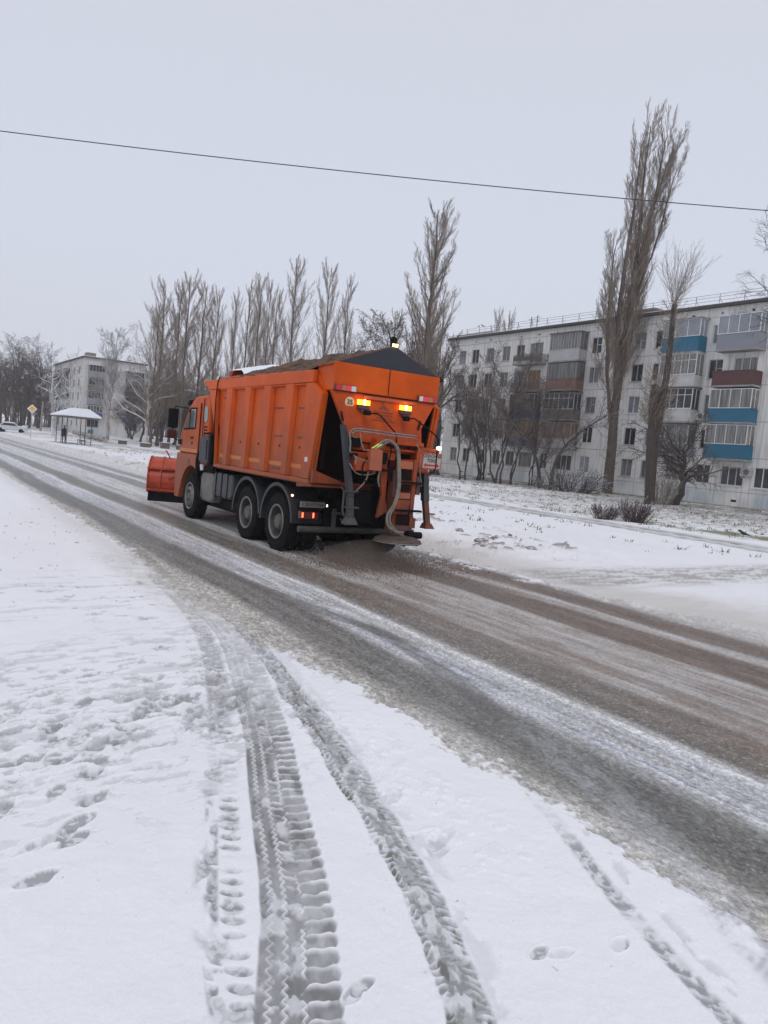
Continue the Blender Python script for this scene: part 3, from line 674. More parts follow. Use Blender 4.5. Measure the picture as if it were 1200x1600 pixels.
# ---- five-storey block on the right: facade plane x = 49, seen from the road
def right_block():
    XF, Y0, Y1, ZB, ZT = 49., 8., 66.4, .1, 14.5
    root = thing('apartment_building', 'long white five-storey apartment block with blue and grey balconies behind the tall poplar', 'apartment building', (XF, 37, 0.5))
    F = Facade((XF, 0, 0), (0, 1, 0), (-1, 0, 0)); rs = random.Random(5)
    fl = [2.66, 5.14, 7.64, 10.15, 12.63]
    cols = [64.3, 62.2, 59.9, 57.5, 55.5, 51.0, 46.1, 41.6, 39.6, 34.65, 28.4, 25.8, 19.9, 15.2, 11.4]
    holes = []; wins = []
    for ci, c in enumerate(cols):
        for k, z in enumerate(fl):
            ww = 1.12 if ci not in (5,) else .95
            hh = 1.36
            wins.append((c, z, ww, hh, ci, k))
    wide = [(53.35, 1.75), (48.5, 1.85), (37.0, 1.75), (32.35, 1.75), (23., 1.8), (17.5, 1.8)]
    for c, ww in wide:
        for k, z in enumerate(fl):
            wins.append((c, z-(.0 if k == 0 else .15), ww, 1.34 if k == 0 else 1.75, 99, k))
    wins.append((30.1, 2.66, 1.25, 1.4, 98, 0))
    for (c, z, ww, hh, ci, k) in wins: holes.append((c-ww/2, c+ww/2, z-hh/2, z+hh/2))
    # basement vents
    bas = [(32.0, .95, .45, .16), (58.3, .95, .5, .14), (47.2, .95, .5, .14), (62.6, .9, .4, .14), (25, .9, .45, .15)]
    ven = [(q, 14.09, .26, .17) for q in (59.98, 53.18, 36.99, 32.27, 27, 22)]+[(q, 14.09, .15, .17) for q in (62.3, 55.58, 50.86, 46.16, 41.4, 34.61, 29.5)]
    m = MB(); F.wall(m, Y0, Y1, ZB, ZT, holes+[(a-b/2, a+b/2, z-c/2, z+c/2) for a, z, b, c in bas+ven])
    D = 12.
    G = Facade((XF, Y1, 0), (1, 0, 0), (0, 1, 0)); G.wall(m, 0, D, ZB, ZT, [])
    G2 = Facade((XF, Y0, 0), (1, 0, 0), (0, -1, 0)); G2.wall(m, 0, D, ZB, ZT, [])
    m.add([(XF+D, Y0, ZB), (XF+D, Y1, ZB), (XF+D, Y1, ZT), (XF+D, Y0, ZT)], [(0, 1, 2, 3)])
    m.build('wall', M_wall, root)
    # joints between the wall panels
    j = MB()
    for z in (1.58, 3.95, 6.43, 8.92, 11.42, 13.85): F.box(j, Y0, Y1, z-.02, z+.02, .002, .008)
    for a in (60.9, 58.7, 56.4, 54.55, 52.2, 49.9, 47.1, 44., 40.6, 38.5, 35.7, 33.6, 30.9, 27.2, 24.4, 21.4, 18.6, 13.2):
        j_z = ZB
        for z in (1.57, 3.94, 6.42, 8.91, 11.41, 13.84, ZT): F.box(j, a-.010, a+.010, j_z, z-.013, .0015, .007); j_z = z+.013
    j.build('panel_joints', M_seam, root)
    for a, z, b, c in bas+ven:
        v = MB(); F.box(v, a-b/2+.01, a+b/2-.01, z-c/2+.01, z+c/2-.01, -.158, -.13); v.build('vent_opening', M_black, root)
    for (c, z, ww, hh, ci, k) in wins:
        if ci in (99, 98):
            g = M_glass2 if (k+int(c)) % 2 else M_glass
            fr = M_frameg if c > 50 else M_frame
            if c == 53.35 and k == 3: g = M_ochre
            window(F, root, c, z, ww, hh, 2 if ww > 1.5 else 0, fr, g, rs)
        else:
            old = rs.random() < .45
            window(F, root, c, z, ww, hh, rs.choice([0, 0, 1]), M_frameg if (old or ci < 5) else M_frame, rs.choice([M_glass, M_glass, M_glass2, M_glass3]), rs)
    # balconies, top to bottom: column by the left trees
    balcony(F, root, 51.95, 55.3, 11.28, 12.18, 13.3, M_wood, rail=True)
    balcony(F, root, 51.95, 55.3, 8.78, 9.65, 10.9, M_rust, rail=True)
    balcony(F, root, 51.95, 55.2, 6.22, 7.15, 8.62, M_dblue, M_glass, 4, frame=M_frameg, side=M_lpan)
    balcony(F, root, 51.95, 55.2, 3.72, 4.62, 6.1, M_dblue, M_ochre, 5, frame=M_frameg)
    # second column
    balcony(F, root, 47.1, 50.65, 11.25, 12.28, 13.72, M_lpan, M_glass2, 11, frame=M_frameg, roof=M_wood, label='glazed balcony with a pale parapet and dark frames')
    balcony(F, root, 47.1, 50.65, 8.78, 9.75, 11.2, M_rust, M_glass2, 11, frame=M_wood)
    balcony(F, root, 47.1, 50.65, 6.22, 7.15, 8.6, M_wood, M_glass, 6, roof=True, frame=M_frame, cross=True)
    balcony(F, root, 47.1, 50.65, 3.75, 4.62, 6.08, M_lpan, M_rust, 5, frame=M_frameg)
    # third column (behind the pollard)
    balcony(F, root, 35.6, 38.7, 11.25, 12.42, 13.72, M_blue, M_glass3, 3, side=M_lpan, roof=M_conc, label='balcony with a bright blue parapet')
    balcony(F, root, 35.6, 38.7, 8.75, 9.68, 11.25, M_lpan, M_glass2, 5, cross=True)
    balcony(F, root, 35.6, 38.7, 6.2, 7.2, 8.72, M_lpan, M_glass, 5, roof=True, cross=True)
    balcony(F, root, 35.6, 38.7, 3.75, 4.65, 6.1, M_grey, M_glass2, 8, frame=M_frameg, roof=True)
    # fourth column
    balcony(F, root, 31., 34.15, 11.2, 12.35, 13.68, M_grey, M_glass3, 4)
    balcony(F, root, 31., 34.15, 8.72, 9.82, 10.9, M_brown, label='open balcony with a dark red parapet')
    balcony(F, root, 31., 34.15, 6.2, 7.22, 8.6, M_blue, M_glass2, 4, side=M_lpan, label='balcony with a bright blue parapet')
    balcony(F, root, 31., 34.15, 3.68, 4.75, 6.15, M_blue, M_glass2, 4, side=M_lpan, label='balcony with a bright blue parapet')
    for q, c in ((21.5, M_lpan), (16., M_grey)):
        for k in range(4): balcony(F, root, q, q+3.2, 3.75+2.49*k, 4.7+2.49*k, 6.1+2.49*k, c, M_glass, 5)
    # air conditioners
    for a, z in ((51.35, 11.95), (47.0, 4.35), (31.15, 2.98), (39.2, 11.75), (35.25, 6.75)):
        q = MB(); F.box(q, a-.38, a+.38, z-.27, z+.27, .08, .36); F.box(q, a-.30, a-.26, z-.40, z-.272, .003, .34); F.box(q, a+.26, a+.30, z-.40, z-.272, .003, .34)
        c = q.build('air_conditioner', M_lpan, root, bevel=.02); q = MB()
        P = Vector(F.p(a-.08, z, .361)); q.lathe([(.2, 0), (.2, .01), (.17, .012), (.15, .004)], P, 'x', 20, -1); q.build('fan_grille', M_rail, c)
    # roof: slab, snow, railing, chimneys
    q = MB(); q.box(XF-.38, XF+D+.38, Y0-.3, Y1+.3, ZT+.002, ZT+.20); q.build('roof', M_roof, root)
    q = MB(); q.box(XF-.30, XF+D+.3, Y0-.2, Y1+.2, ZT+.203, ZT+.27); q.build('roof_snow', M_snow, root, bevel=.03)
    q = MB(); q.box(XF+.1, XF+7, Y1-6.4, Y1-.6, ZT+.272, ZT+.52); q.build('roof_hatch', M_conc, root)
    q = MB(); y = Y0
    while y < Y1-2:
        q.tube([(XF+.05, y, ZT+.26), (XF+.05, y, ZT+1.02)], .022, 5); q.tube([(XF+.62, y, ZT+.26), (XF+.06, y, ZT+.72)], .015, 4); y += 1.93
    for zz in (.55, .80, 1.0): q.tube([(XF+.05, Y0, ZT+zz), (XF+.05, Y1-2, ZT+zz)], .014, 4)
    q.build('roof_railing', M_rail, root)
    q = MB(); q.box(XF+4, XF+6.2, 43.9, 46.4, ZT+.275, ZT+1.55); q.box(XF+3.85, XF+6.35, 43.75, 46.55, ZT+1.553, ZT+1.68); q.box(XF+3.99, XF+4.0, 45.2, 46.1, ZT+.6, ZT+1.4)
    q.build('vent_shaft', M_brickd, root)
    for (xx, yy, s) in ((XF+5, 46.5, 1.0), (XF+7, 66.8, .0), (XF+7, 64.9, .85), (XF+3, 47.75, .0)):
        if not s: continue
        q = MB(); q.cyl((xx, yy, ZT+.27), .42*s, .35); q.cyl((xx, yy, ZT+.622), .32*s, .5); q.cyl((xx, yy, ZT+1.124), .62*s, .12, r2=.62*s); q.cyl((xx, yy, ZT+1.246), .62*s, .62, r2=.56*s)
        q.build('roof_ventilator', mat('galvanised_metal', (.32, .33, .34), .5, metal=.5, col2=(.2, .2, .2), nscale=2), root, smooth=True)
    q = MB()
    for yy, h in ((61.1, 3.0), (60.2, 3.1)):
        q.tube([(XF+6, yy, ZT+.27), (XF+6, yy, ZT+h)], .05, 5); q.tube([(XF+6, yy-.45, ZT+h-.25), (XF+6, yy+.45, ZT+h-.25)], .025, 4); q.tube([(XF+6, yy-.3, ZT+h-.6), (XF+6, yy+.3, ZT+h-.6)], .025, 4)
    q.build('antenna', M_rail, root)
    q = MB(); q.box(XF-.9, XF-.004, Y0, Y1, .1, .58); q.build('foundation_apron', M_conc, root)
right_block()

# ---- block at the far left: end wall faces us (y = 138), long side faces the road (x = 26)
def left_block():
    XW, YW, ZB, ZT = 26.1, 138., .2, 13.55
    root = thing('apartment_building', 'smaller grey-white apartment block with dark blue balconies behind the birch and bus shelter', 'apartment building', (XW, YW, 0))
    rs = random.Random(8)
    F = Facade((0, YW, 0), (1, 0, 0), (0, -1, 0)); S = Facade((XW, 0, 0), (0, 1, 0), (-1, 0, 0))
    fl = [2.6, 4.85, 7.15, 9.4, 11.65]; m = MB()
    wf = [(c, z, w_, 1.3) for z in fl for c, w_ in ((27.9, 1.9), (30.6, .9), (34.3, 2.0))]; wsd = [(y, z, 1.4, 1.3) for z in fl for y in (142.5, 147, 151.5, 156, 160.5, 165)]
    F.wall(m, XW, 36.2, ZB, ZT, [(c-w_/2, c+w_/2, z-h/2, z+h/2) for c, z, w_, h in wf if c != 30.6])
    S.wall(m, YW, 168, ZB, ZT, [(c-w_/2, c+w_/2, z-h/2, z+h/2) for c, z, w_, h in wsd])
    m.add([(36.2, YW, ZB), (36.2, 168, ZB), (36.2, 168, ZT), (36.2, YW, ZT)], [(0, 1, 2, 3)]); m.add([(XW, 168, ZB), (36.2, 168, ZB), (36.2, 168, ZT), (XW, 168, ZT)], [(0, 1, 2, 3)])
    m.build('wall', M_wall2, root)
    for c, z, w_, h in wf:
        if c != 30.6: window(F, root, c, z, w_, h, 2, M_frameg, M_glass, rs)
    for c, z, w_, h in wsd: window(S, root, c, z, w_, h, 0, M_frameg, M_glass, rs)
    for k, (p, g) in enumerate(((M_dblue, M_glass), (M_grey, M_glass), (M_wood, M_glass), (M_grey, M_glass))):
        z = 3.5+k*2.27
        balcony(F, root, 26.75, 29.2, z, z+.95, z+2.1, p, g, 5, frame=M_frame if k == 0 else M_frameg, label='balcony with a dark blue parapet' if k == 0 else None, roof=(M_snow if k == 3 else False))
    for k, (p, g) in enumerate(((M_dblue, None), (M_lpan, M_glass), (M_brown, M_glass), (M_wood, M_glass))):
        z = 3.2+k*2.27; balcony(F, root, 32.9, 35.8, z, z+.95, z+2.1, p, g, 6, frame=M_frameg, label='balcony with a dark blue parapet' if k == 0 else None, roof=(M_snow if k == 3 else False))
    for y0 in (150., 159.):
        for k, p in enumerate((M_wood, M_lpan, M_grey, M_brown)): z = 3.3+k*2.27; balcony(S, root, y0, y0+3, z, z+.95, z+2.1, p, M_glass, 4, frame=M_frameg)
    q = MB(); q.box(XW-.35, 36.5, YW-.35, 168.3, ZT+.002, ZT+.2); q.build('roof', M_roof, root)
    q = MB(); q.box(XW-.3, 36.4, YW-.3, 168.2, ZT+.203, ZT+.28); q.build('roof_snow', M_snow, root)
    q = MB(); q.box(XW+.5, XW+2, 139.5, 141.5, ZT+.283, ZT+1.); q.build('vent_shaft', M_brickd, root)
    q = MB(); F.box(q, 27.2, 28.1, .5, 1.5, .003, .05); q.build('basement_door', M_blue, root)
left_block()
# ================================================================ bare trees
def tubes_mesh(groups, name, m, sides=3):
    """groups: list of (P[k,n,3], R[k,n])"""
    V = []; Fc = []; off = 0
    for P, Rd in groups:
        k, n, _ = P.shape
        if k == 0: continue
        sd_ = sides if np.max(Rd) < .05 else (5 if np.max(Rd) < .12 else 9)
        T = np.gradient(P, axis=1); T /= np.linalg.norm(T, axis=2, keepdims=True)+1e-9
        ref = np.array([.31, .17, .05]); ref = np.broadcast_to(ref, T.shape).copy(); A = np.cross(T, ref); A /= np.linalg.norm(A, axis=2, keepdims=True)+1e-9; B = np.cross(T, A)
        an = 2*np.pi*np.arange(sd_)/sd_
        ring = P[:, :, None, :]+Rd[:, :, None, None]*(A[:, :, None, :]*np.cos(an)[None, None, :, None]+B[:, :, None, :]*np.sin(an)[None, None, :, None])
        V.append(ring.reshape(-1, 3)); base = off+(np.arange(k)[:, None, None]*n+np.arange(n-1)[None, :, None])*sd_; q = np.arange(sd_)[None, None, :]; q2 = (q+1) % sd_
        Fc.append(np.stack([base+q, base+q2, base+sd_+q2, base+sd_+q], -1).reshape(-1, 4)); off += k*n*sd_
    V = np.vstack(V).astype(np.float32); Fc = np.vstack(Fc).astype(np.int32)
    me = bpy.data.meshes.new(name); me.vertices.add(len(V)); me.vertices.foreach_set('co', V.ravel()); me.loops.add(Fc.size); me.loops.foreach_set('vertex_index', Fc.ravel())
    me.polygons.add(len(Fc)); me.polygons.foreach_set('loop_start', np.arange(0, Fc.size, 4, dtype=np.int32))
    try: me.polygons.foreach_set('loop_total', np.full(len(Fc), 4, dtype=np.int32))
    except Exception: pass
    me.polygons.foreach_set('use_smooth', np.ones(len(Fc), dtype=bool)); me.update(calc_edges=True); me.materials.append(m)
    return me
def grow(rs, P, Rd, nc, t0, t1, length, ang, pull, wob, npts, rk, rmin, env=None, droop=0, bias=None, tcurve=1.0):
    k, n, _ = P.shape
    t = t0+(t1-t0)*(((np.arange(nc)[None, :]+rs.rand(k, nc))/nc)**tcurve); fi = t*(n-1); i = np.clip(fi.astype(int), 0, n-2); fr = (fi-i)[..., None]
    K = np.arange(k)[:, None]; p = P[K, i]*(1-fr)+P[K, i+1]*fr; d = P[K, i+1]-P[K, i]; d /= np.linalg.norm(d, axis=2, keepdims=True)+1e-9
    r0 = (Rd[K, i]*(1-fr[..., 0])+Rd[K, i+1]*fr[..., 0])*rk
    v = rs.normal(size=p.shape); v -= d*(v*d).sum(2, keepdims=True); v /= np.linalg.norm(v, axis=2, keepdims=True)+1e-9
    a = ang*(.7+.6*rs.rand(k, nc))[..., None]; D = d*np.cos(a)+v*np.sin(a)
    if bias is not None: D = D+np.array(bias); D /= np.linalg.norm(D, axis=2, keepdims=True)
    Lp = np.linalg.norm(np.diff(P, axis=1), axis=2).sum(1)[:, None]
    L = (env(t, rs) if env else Lp*length*(1.05-.55*t))*(.65+.7*rs.rand(k, nc))
    out = [p]; st = (L/(npts-1))[..., None]; up = np.array([0, 0, 1.])
    for q in range(npts-1):
        out.append(out[-1]+D*st); D = D+up*(pull-droop*q)+wob*rs.normal(size=D.shape); D /= np.linalg.norm(D, axis=2, keepdims=True)+1e-9
    Q = np.stack(out, 2).reshape(k*nc, npts, 3); tap = np.linspace(1, .25, npts)[None, :]
    RR = np.maximum(np.maximum(r0, rmin*1.3).reshape(-1, 1)*tap, rmin)
    return Q, RR
def stem(rs, H, r, n=18, lean=(0, 0), wob=.02, rtop=.02, curve=None):
    z = np.linspace(0, 1, n); P = np.zeros((1, n, 3)); P[0, :, 2] = z*H
    w1 = np.cumsum(rs.normal(size=(n, 2)), 0)*wob*H/n; P[0, :, 0] = lean[0]*z**1.3*H+w1[:, 0]; P[0, :, 1] = lean[1]*z**1.3*H+w1[:, 1]
    Rr = (r*(1-z)**.8+rtop)[None, :]; Rr[0, 0] *= 1.35; return P, Rr
BK_pop = snowy_bark('poplar_bark', (.125, .098, .080), (.062, .048, .040), .0)
BK_twig = snowy_bark('twig_bark', (.31, .25, .20), (.20, .16, .13), .0, scale=2)
BK_dark = snowy_bark('dark_bark', (.075, .062, .055), (.045, .038, .035), .55, .55)
BK_dtw = snowy_bark('dark_twigs', (.125, .092, .080), (.080, .060, .053), .25, .75, scale=2)
BK_birch = snowy_bark('birch_bark', (.52, .50, .48), (.10, .09, .09), .8, .3, scale=3)
BK_white = snowy_bark('snow_plastered_birch_bark', (.74, .74, .75), (.34, .32, .31), .9, .1, scale=2.5)
BK_btw = snowy_bark('frosted_birch_twigs', (.24, .215, .205), (.40, .385, .38), .6, .35, scale=1.5)
BK_frost = snowy_bark('snow_dusted_twigs', (.17, .145, .135), (.33, .31, .31), .8, .2, scale=1.5)
def make_tree(name, label, cat, trunk, crown, mt, mc, group=None, loc=(0, 0, 0)):
    root = thing(name, label, cat, loc, group)
    for nm, g, m in (('trunk', trunk, mt), ('crown', crown, mc)):
        me = tubes_mesh(g, nm, m); o = bpy.data.objects.new(nm, me); COL.objects.link(o); o.parent = root
    return root
def poplar(seed,  H=20, r=.22, n1=56, n2=15, n3=9, wid=1.0, base=.08, lean=(.0, .0), bias=None, rtw=.0072, col_=.25, pull=.13):
    rs = np.random.RandomState(seed); P, Rr = stem(rs, H, r, 20, lean, .05)
    env = lambda t, q: H*(col_*(1-t)**.52+.05)
    A = grow(rs, P, Rr, n1, base, .97, 0, .52*wid, pull, .05, 9, .30, .013, env, bias=bias)
    B = grow(rs, *A, n2, .06, .98, .27, .42, .13, .08, 6, .42, .009)
    Cc = grow(rs, *B, n3, .1, 1, .45, .55, .10, .12, 4, .55, rtw)
    return [(P, Rr)], [A, B, Cc]
def broad(seed, H=14, r=.25, n1=16, spread=.9, pull=.05, wob=.16, n2=9, n3=8, n4=5, base=.25, rtw=.009, droop=0., len1=.50, lean=(0, 0), rk1=.45):
    rs = np.random.RandomState(seed); P, Rr = stem(rs, H*.86, r, 16, lean, .16)
    env = lambda t, q: H*len1*(1.05-.62*t)
    A = grow(rs, P, Rr, n1, base, .96, 0, spread, pull, wob, 10, rk1, .016, env)
    B = grow(rs, *A, n2, .15, .98, .50, .75, pull*.8, wob, 7, .5, .010)
    Cc = grow(rs, *B, n3, .1, 1, .45, .7, pull*.5, wob, 5, .55, rtw*.8, droop=droop)
    Dd = grow(rs, *Cc, n4, .1, 1, .5, .7, 0, wob, 3, .7, rtw*.65, droop=droop)
    return [(P, Rr), A], [B, Cc, Dd]

# ---- the tall double poplar in front of the block (its stems fan out to the right at the top)
def big_poplar():
    rs = np.random.RandomState(3); u = np.array([.842, -.539, 0]); bk = np.array([.54, .84, 0])
    def path(pts, r0, r1, n=22):
        S = spline([(a, z, b) for a, z, b in pts], n) if False else None
        a = np.array(pts, float); zz = np.linspace(a[0, 1], a[-1, 1], n); uu = np.interp(zz, a[:, 1], a[:, 0]); bb = np.interp(zz, a[:, 1], a[:, 2])
        kk = np.ones(5)/5; uu[2:-2] = np.convolve(uu, kk, 'valid'); bb[2:-2] = np.convolve(bb, kk, 'valid')
        P = uu[:, None]*u+bb[:, None]*bk; P[:, 2] += zz; P[:, :2] += np.cumsum(rs.normal(size=(n, 2))*.03, 0)
        return P[None], np.linspace(r0, r1, n)[None]
    S = [path([(0, 0, 0), (-.15, 9, 0), (0, 14, 0), (.25, 19, .2), (.2, 24, .3), (.1, 30.6, .3)], .46, .03, 30),
         path([(-.05, 11.5, 0), (.45, 16, .2), (1.1, 21, .5), (2.0, 26, .8), (2.9, 29.6, 1)], .33, .02),
         path([(-.10, 8.5, 0), (-.65, 13, -.4), (-.75, 18, -.6), (-.5, 23, -.7), (-.35, 29, -.5)], .30, .02),
         path([(-.12, 6.0, 0), (-.9, 10, .4), (-1.3, 15, .7), (-1.35, 19, .8), (-1.2, 21.5, .8)], .16, .02),
         path([(.05, 17, 0), (.6, 21, -.5), (1.2, 26, -.9), (1.55, 29.8, -1)], .18, .02),
         path([(.5, 16.5, .2), (1.5, 20, .1), (2.2, 24, -.2), (2.6, 27.5, -.3)], .12, .02),
         path([(-.05, 7.5, 0), (.55, 12, .5), (.95, 16.5, .7), (1.1, 20, .7)], .12, .02),
         path([(-.15, 5.2, 0), (-.9, 8, -.5), (-1.6, 12, -.7), (-2.0, 16.5, -.8)], .14, .02)]
    trunk = list(S); crown = []
    for i, (P, Rr) in enumerate(S):
        L = P[0, -1, 2]-P[0, 0, 2]; z0 = .30 if i == 0 else .16
        n1 = int(L*(1.35 if i else 1.15))
        env = lambda t, q, i=i: (2.1+1.5*(1-t))*(1.0 if i else 1.05)
        A = grow(rs, P, Rr, int(n1*1.9), z0, .99, 0, .55, .24, .05, 9, .20, .012, env)
        B = grow(rs, *A, 11, .05, .98, .36, .38, .20, .08, 5, .42, .008)
        Cc = grow(rs, *B, 8, .1, 1, .50, .45, .18, .10, 4, .6, .0068)
        crown += [A, B, Cc]
    # short epicormic shoots low on the trunk
    P, Rr = S[0]; A = grow(rs, P, Rr, 90, .03, .42, 0, 1.1, .22, .1, 5, .06, .012, lambda t, q: .9+0*t); B = grow(rs, *A, 6, .1, 1, .45, .6, .1, .12, 4, .6, .009); crown += [A, B]
    make_tree('poplar_tree', 'tallest bare poplar, stems fanning right at the top, before the long white block', 'tree', trunk, crown, BK_pop, BK_twig, loc=(51.4-4.2, 45.5-3.8, .4)).scale = (.92, .92, .92)
big_poplar()
# ---- cut-back trunks beside it
def pollard():
    rs = np.random.RandomState(12); u = np.array([.842, -.539, 0])
    n = 20; z = np.linspace(0, 12.0, n); lat = np.interp(z, [0, 4, 8, 12], [0, -.15, .15, .10]); P = lat[:, None]*u; P[:, 2] = z; P = P[None]
    Rr = np.interp(z, [0, 1, 6, 7, 11.6, 12], [.33, .28, .26, .20, .14, .16])[None]
    z2 = np.linspace(.1, 7.2, 12); P2 = (np.interp(z2, [0, 3, 7.2], [-.05, -.35, -.55]))[:, None]*u+np.array([-.1, -.15, 0]); P2[:, 2] = z2; P2 = P2[None]; R2 = np.interp(z2, [0, 7, 7.2], [.28, .24, .20])[None]
    A = grow(rs, P, Rr, 30, .945, 1.0, 0, .40, .08, .10, 7, .06, .009, lambda t, q: 2.7+0*t)
    A1 = grow(rs, P, Rr, 80, .34, .95, 0, .8, .10, .10, 6, .06, .012, lambda t, q: 1.5+0*t)
    A2 = grow(rs, P2, R2, 60, .62, 1.0, 0, .95, .12, .10, 6, .06, .012, lambda t, q: 1.3+0*t)
    B = grow(rs, *A, 8, .15, 1, .45, .50, .08, .14, 4, .5, .006); B1 = grow(rs, *A1, 6, .15, 1, .45, .6, .05, .12, 4, .6, .009); B2 = grow(rs, *A2, 6, .15, 1, .45, .6, .05, .12, 4, .6, .009)
    make_tree('pollarded_tree', 'thick cut-back trunk with a tuft of upright shoots above the roof line', 'tree', [(P, Rr), (P2, R2)], [A, A1, A2, B, B1, B2], snowy_bark('brown_pollard_bark', (.080, .060, .050), (.045, .036, .030), .3, .5), BK_twig, loc=(38.5, 30.6, .35))
pollard()
def apple():
    rs = np.random.RandomState(21); P, Rr = stem(rs, 3.6, .17, 10, (-.10, .06), .35, .07)
    A = grow(rs, P, Rr, 20, .36, 1.0, 0, 1.05, .03, .20, 9, .5, .018, lambda t, q: 3.4+0*t)
    B = grow(rs, *A, 12, .15, 1, .42, .8, .05, .2, 6, .6, .014); Cc = grow(rs, *B, 7, .1, 1, .45, .8, .08, .2, 4, .6, .010)
    make_tree('fruit_tree', 'low dark spreading fruit tree dusted with snow beside the cut-back trunk', 'tree', [(P, Rr), A], [B, Cc], BK_dark, BK_dtw, loc=(41.6, 31.2, .38))
apple()
# ---- templates (each is placed as one of the trees below)
T_pop = [poplar(31, 20, .20, wid=1.2), poplar(32, 20, .22, n1=50, wid=1.35, base=.12), poplar(33, 20, .19, n1=60, wid=1.1, bias=(.05, -.03, 0))]
POP = []
def place(proto, x, y, H, H0, rz, label, wx=1.0, z=None, first=[None]):
    z = tz(x, y)-.05 if z is None else z; s = H/H0
    return dup(proto, (x, y, z), rz, (s*wx, s*wx, s), label)
mid = make_tree('poplar_tree', 'broad bare poplar rising directly behind the orange truck', 'tree', *poplar(37, 22.4, .34, 84, 15, 9, 1.15, .08, rtw=.0072, col_=.215, pull=.15), BK_pop, BK_twig, loc=(37.1, 54.3, .2))
pp = [make_tree('poplar_tree', 'x', 'tree', *t, BK_pop, BK_twig, group='bare poplars in the row behind the truck') for t in T_pop]
used = [False]*3
def put(protos, flags, k, loc, rz, sc_, label):
    if not flags[k]:
        o = protos[k]; flags[k] = True; o.location = loc; o.rotation_euler = (0, 0, rz); o.scale = sc_; o['label'] = label; return o
    return dup(protos[k], loc, rz, sc_, label)
rows = [(25.9, 94.3, 17.4, 'shorter poplar at the left edge of the dense poplar clump behind the cab', .8), (27.8, 98.2, 21.2, 'second poplar from the left in the dense clump behind the cab', .85),
        (30.5, 102.5, 21.7, 'poplar in the middle back of the dense clump behind the cab', .9), (29.9, 95.7, 21.9, 'tallest poplar of the dense clump left of the dump body', .9),
        (33.1, 99.7, 22.3, 'fifth poplar from the left in the dense clump behind the cab', .85), (33.4, 95.8, 20.7, 'poplar at the right edge of the dense clump behind the cab', .8),
        (31.1, 82.7, 18.2, 'slim poplar left-most of the group above the front of the truck body', .62), (33.3, 85.1, 20.4, 'second slim poplar of the group above the front of the truck body', .62),
        (33.0, 80.5, 20.0, 'third slim poplar of the group above the front of the truck body', .7), (36.2, 85.7, 21.1, 'fourth slim poplar of the group above the front of the truck body', .6),
        (35.2, 81.4, 19.1, 'right-most slim poplar of the group above the front of the truck body', .55),
        (34.7, 74.8, 21.2, 'free-standing poplar above the middle of the truck body', .8), (36.4, 71.2, 20.7, 'poplar leaning slightly right of the free-standing one above the truck body', .75),
        (40.2, 73.6, 20.3, 'thin poplar above the rear of the truck body, next to the bent tree', .6),
        (46.8, 74.2, 18.0, 'short poplar beside the left end of the white block', .7), (53.6, 77.1, 20.6, 'left poplar of the pair showing behind the left end of the white block roof', .7), (56.1, 77.8, 21., 'right poplar of the pair showing behind the left end of the white block roof', .7),
        (63.3, 76.7, 21.2, 'left poplar top showing over the roof beside the chimney', .6), (66.1, 77.4, 21.6, 'right poplar top showing over the roof beside the chimney', .6)]
for i, (x, y, H, lab, wx) in enumerate(rows):
    z = tz(min(x, 48), y)-.05; s = (H-z)/20.5; put(pp, used, i % 3, (x, y, z), i*1.7, (s*wx, s*wx, s), lab)
# ---- spreading trees
bt = [make_tree('bare_tree', 'x', 'tree', *broad(51, 14, .24, 15, .8, .09, .15, 8, 8, 5, .22, .011), BK_dark, BK_dtw, group='bare trees in the background thicket'),
      make_tree('bare_tree', 'x', 'tree', *broad(52, 14, .20, 20, .65, .14, .13, 8, 8, 5, .12, .011, len1=.42), BK_dark, BK_dtw, group='bare trees in the background thicket'),
      make_tree('bare_tree', 'x', 'tree', *broad(53, 14, .22, 17, .95, .05, .18, 8, 8, 5, .18, .011), BK_dark, BK_dtw, group='bare trees in the background thicket')]
bu = [False]*3
mass = [(16.5, 169.1, 13.7), (19.5, 185.2, 16.1), (18.7, 167.8, 15.8), (21.5, 178.1, 17.5), (21.7, 165.9, 15.7), (25.4, 181.6, 18.4), (24.4, 172.2, 16.4), (13.5, 188, 13.5), (11, 205, 14)]
words = ['third from the left edge of the photo', 'fourth from the left edge', 'fifth from the left edge, a low rounded one', 'tallest, behind the diamond sign', 'just right of the diamond sign', 'back one by the far corner of the small block', 'nearest the side of the small block', 'second from the left edge', 'at the very left edge of the photo']
for i, ((x, y, H), wd) in enumerate(zip(mass, words)):
    z = tz(x, y)-.1; s = (H-z)/13.6; put(bt, bu, i % 3, (x, y, z), i*2.1, (s*1.1, s*1.1, s), 'far dark tree, '+wd)
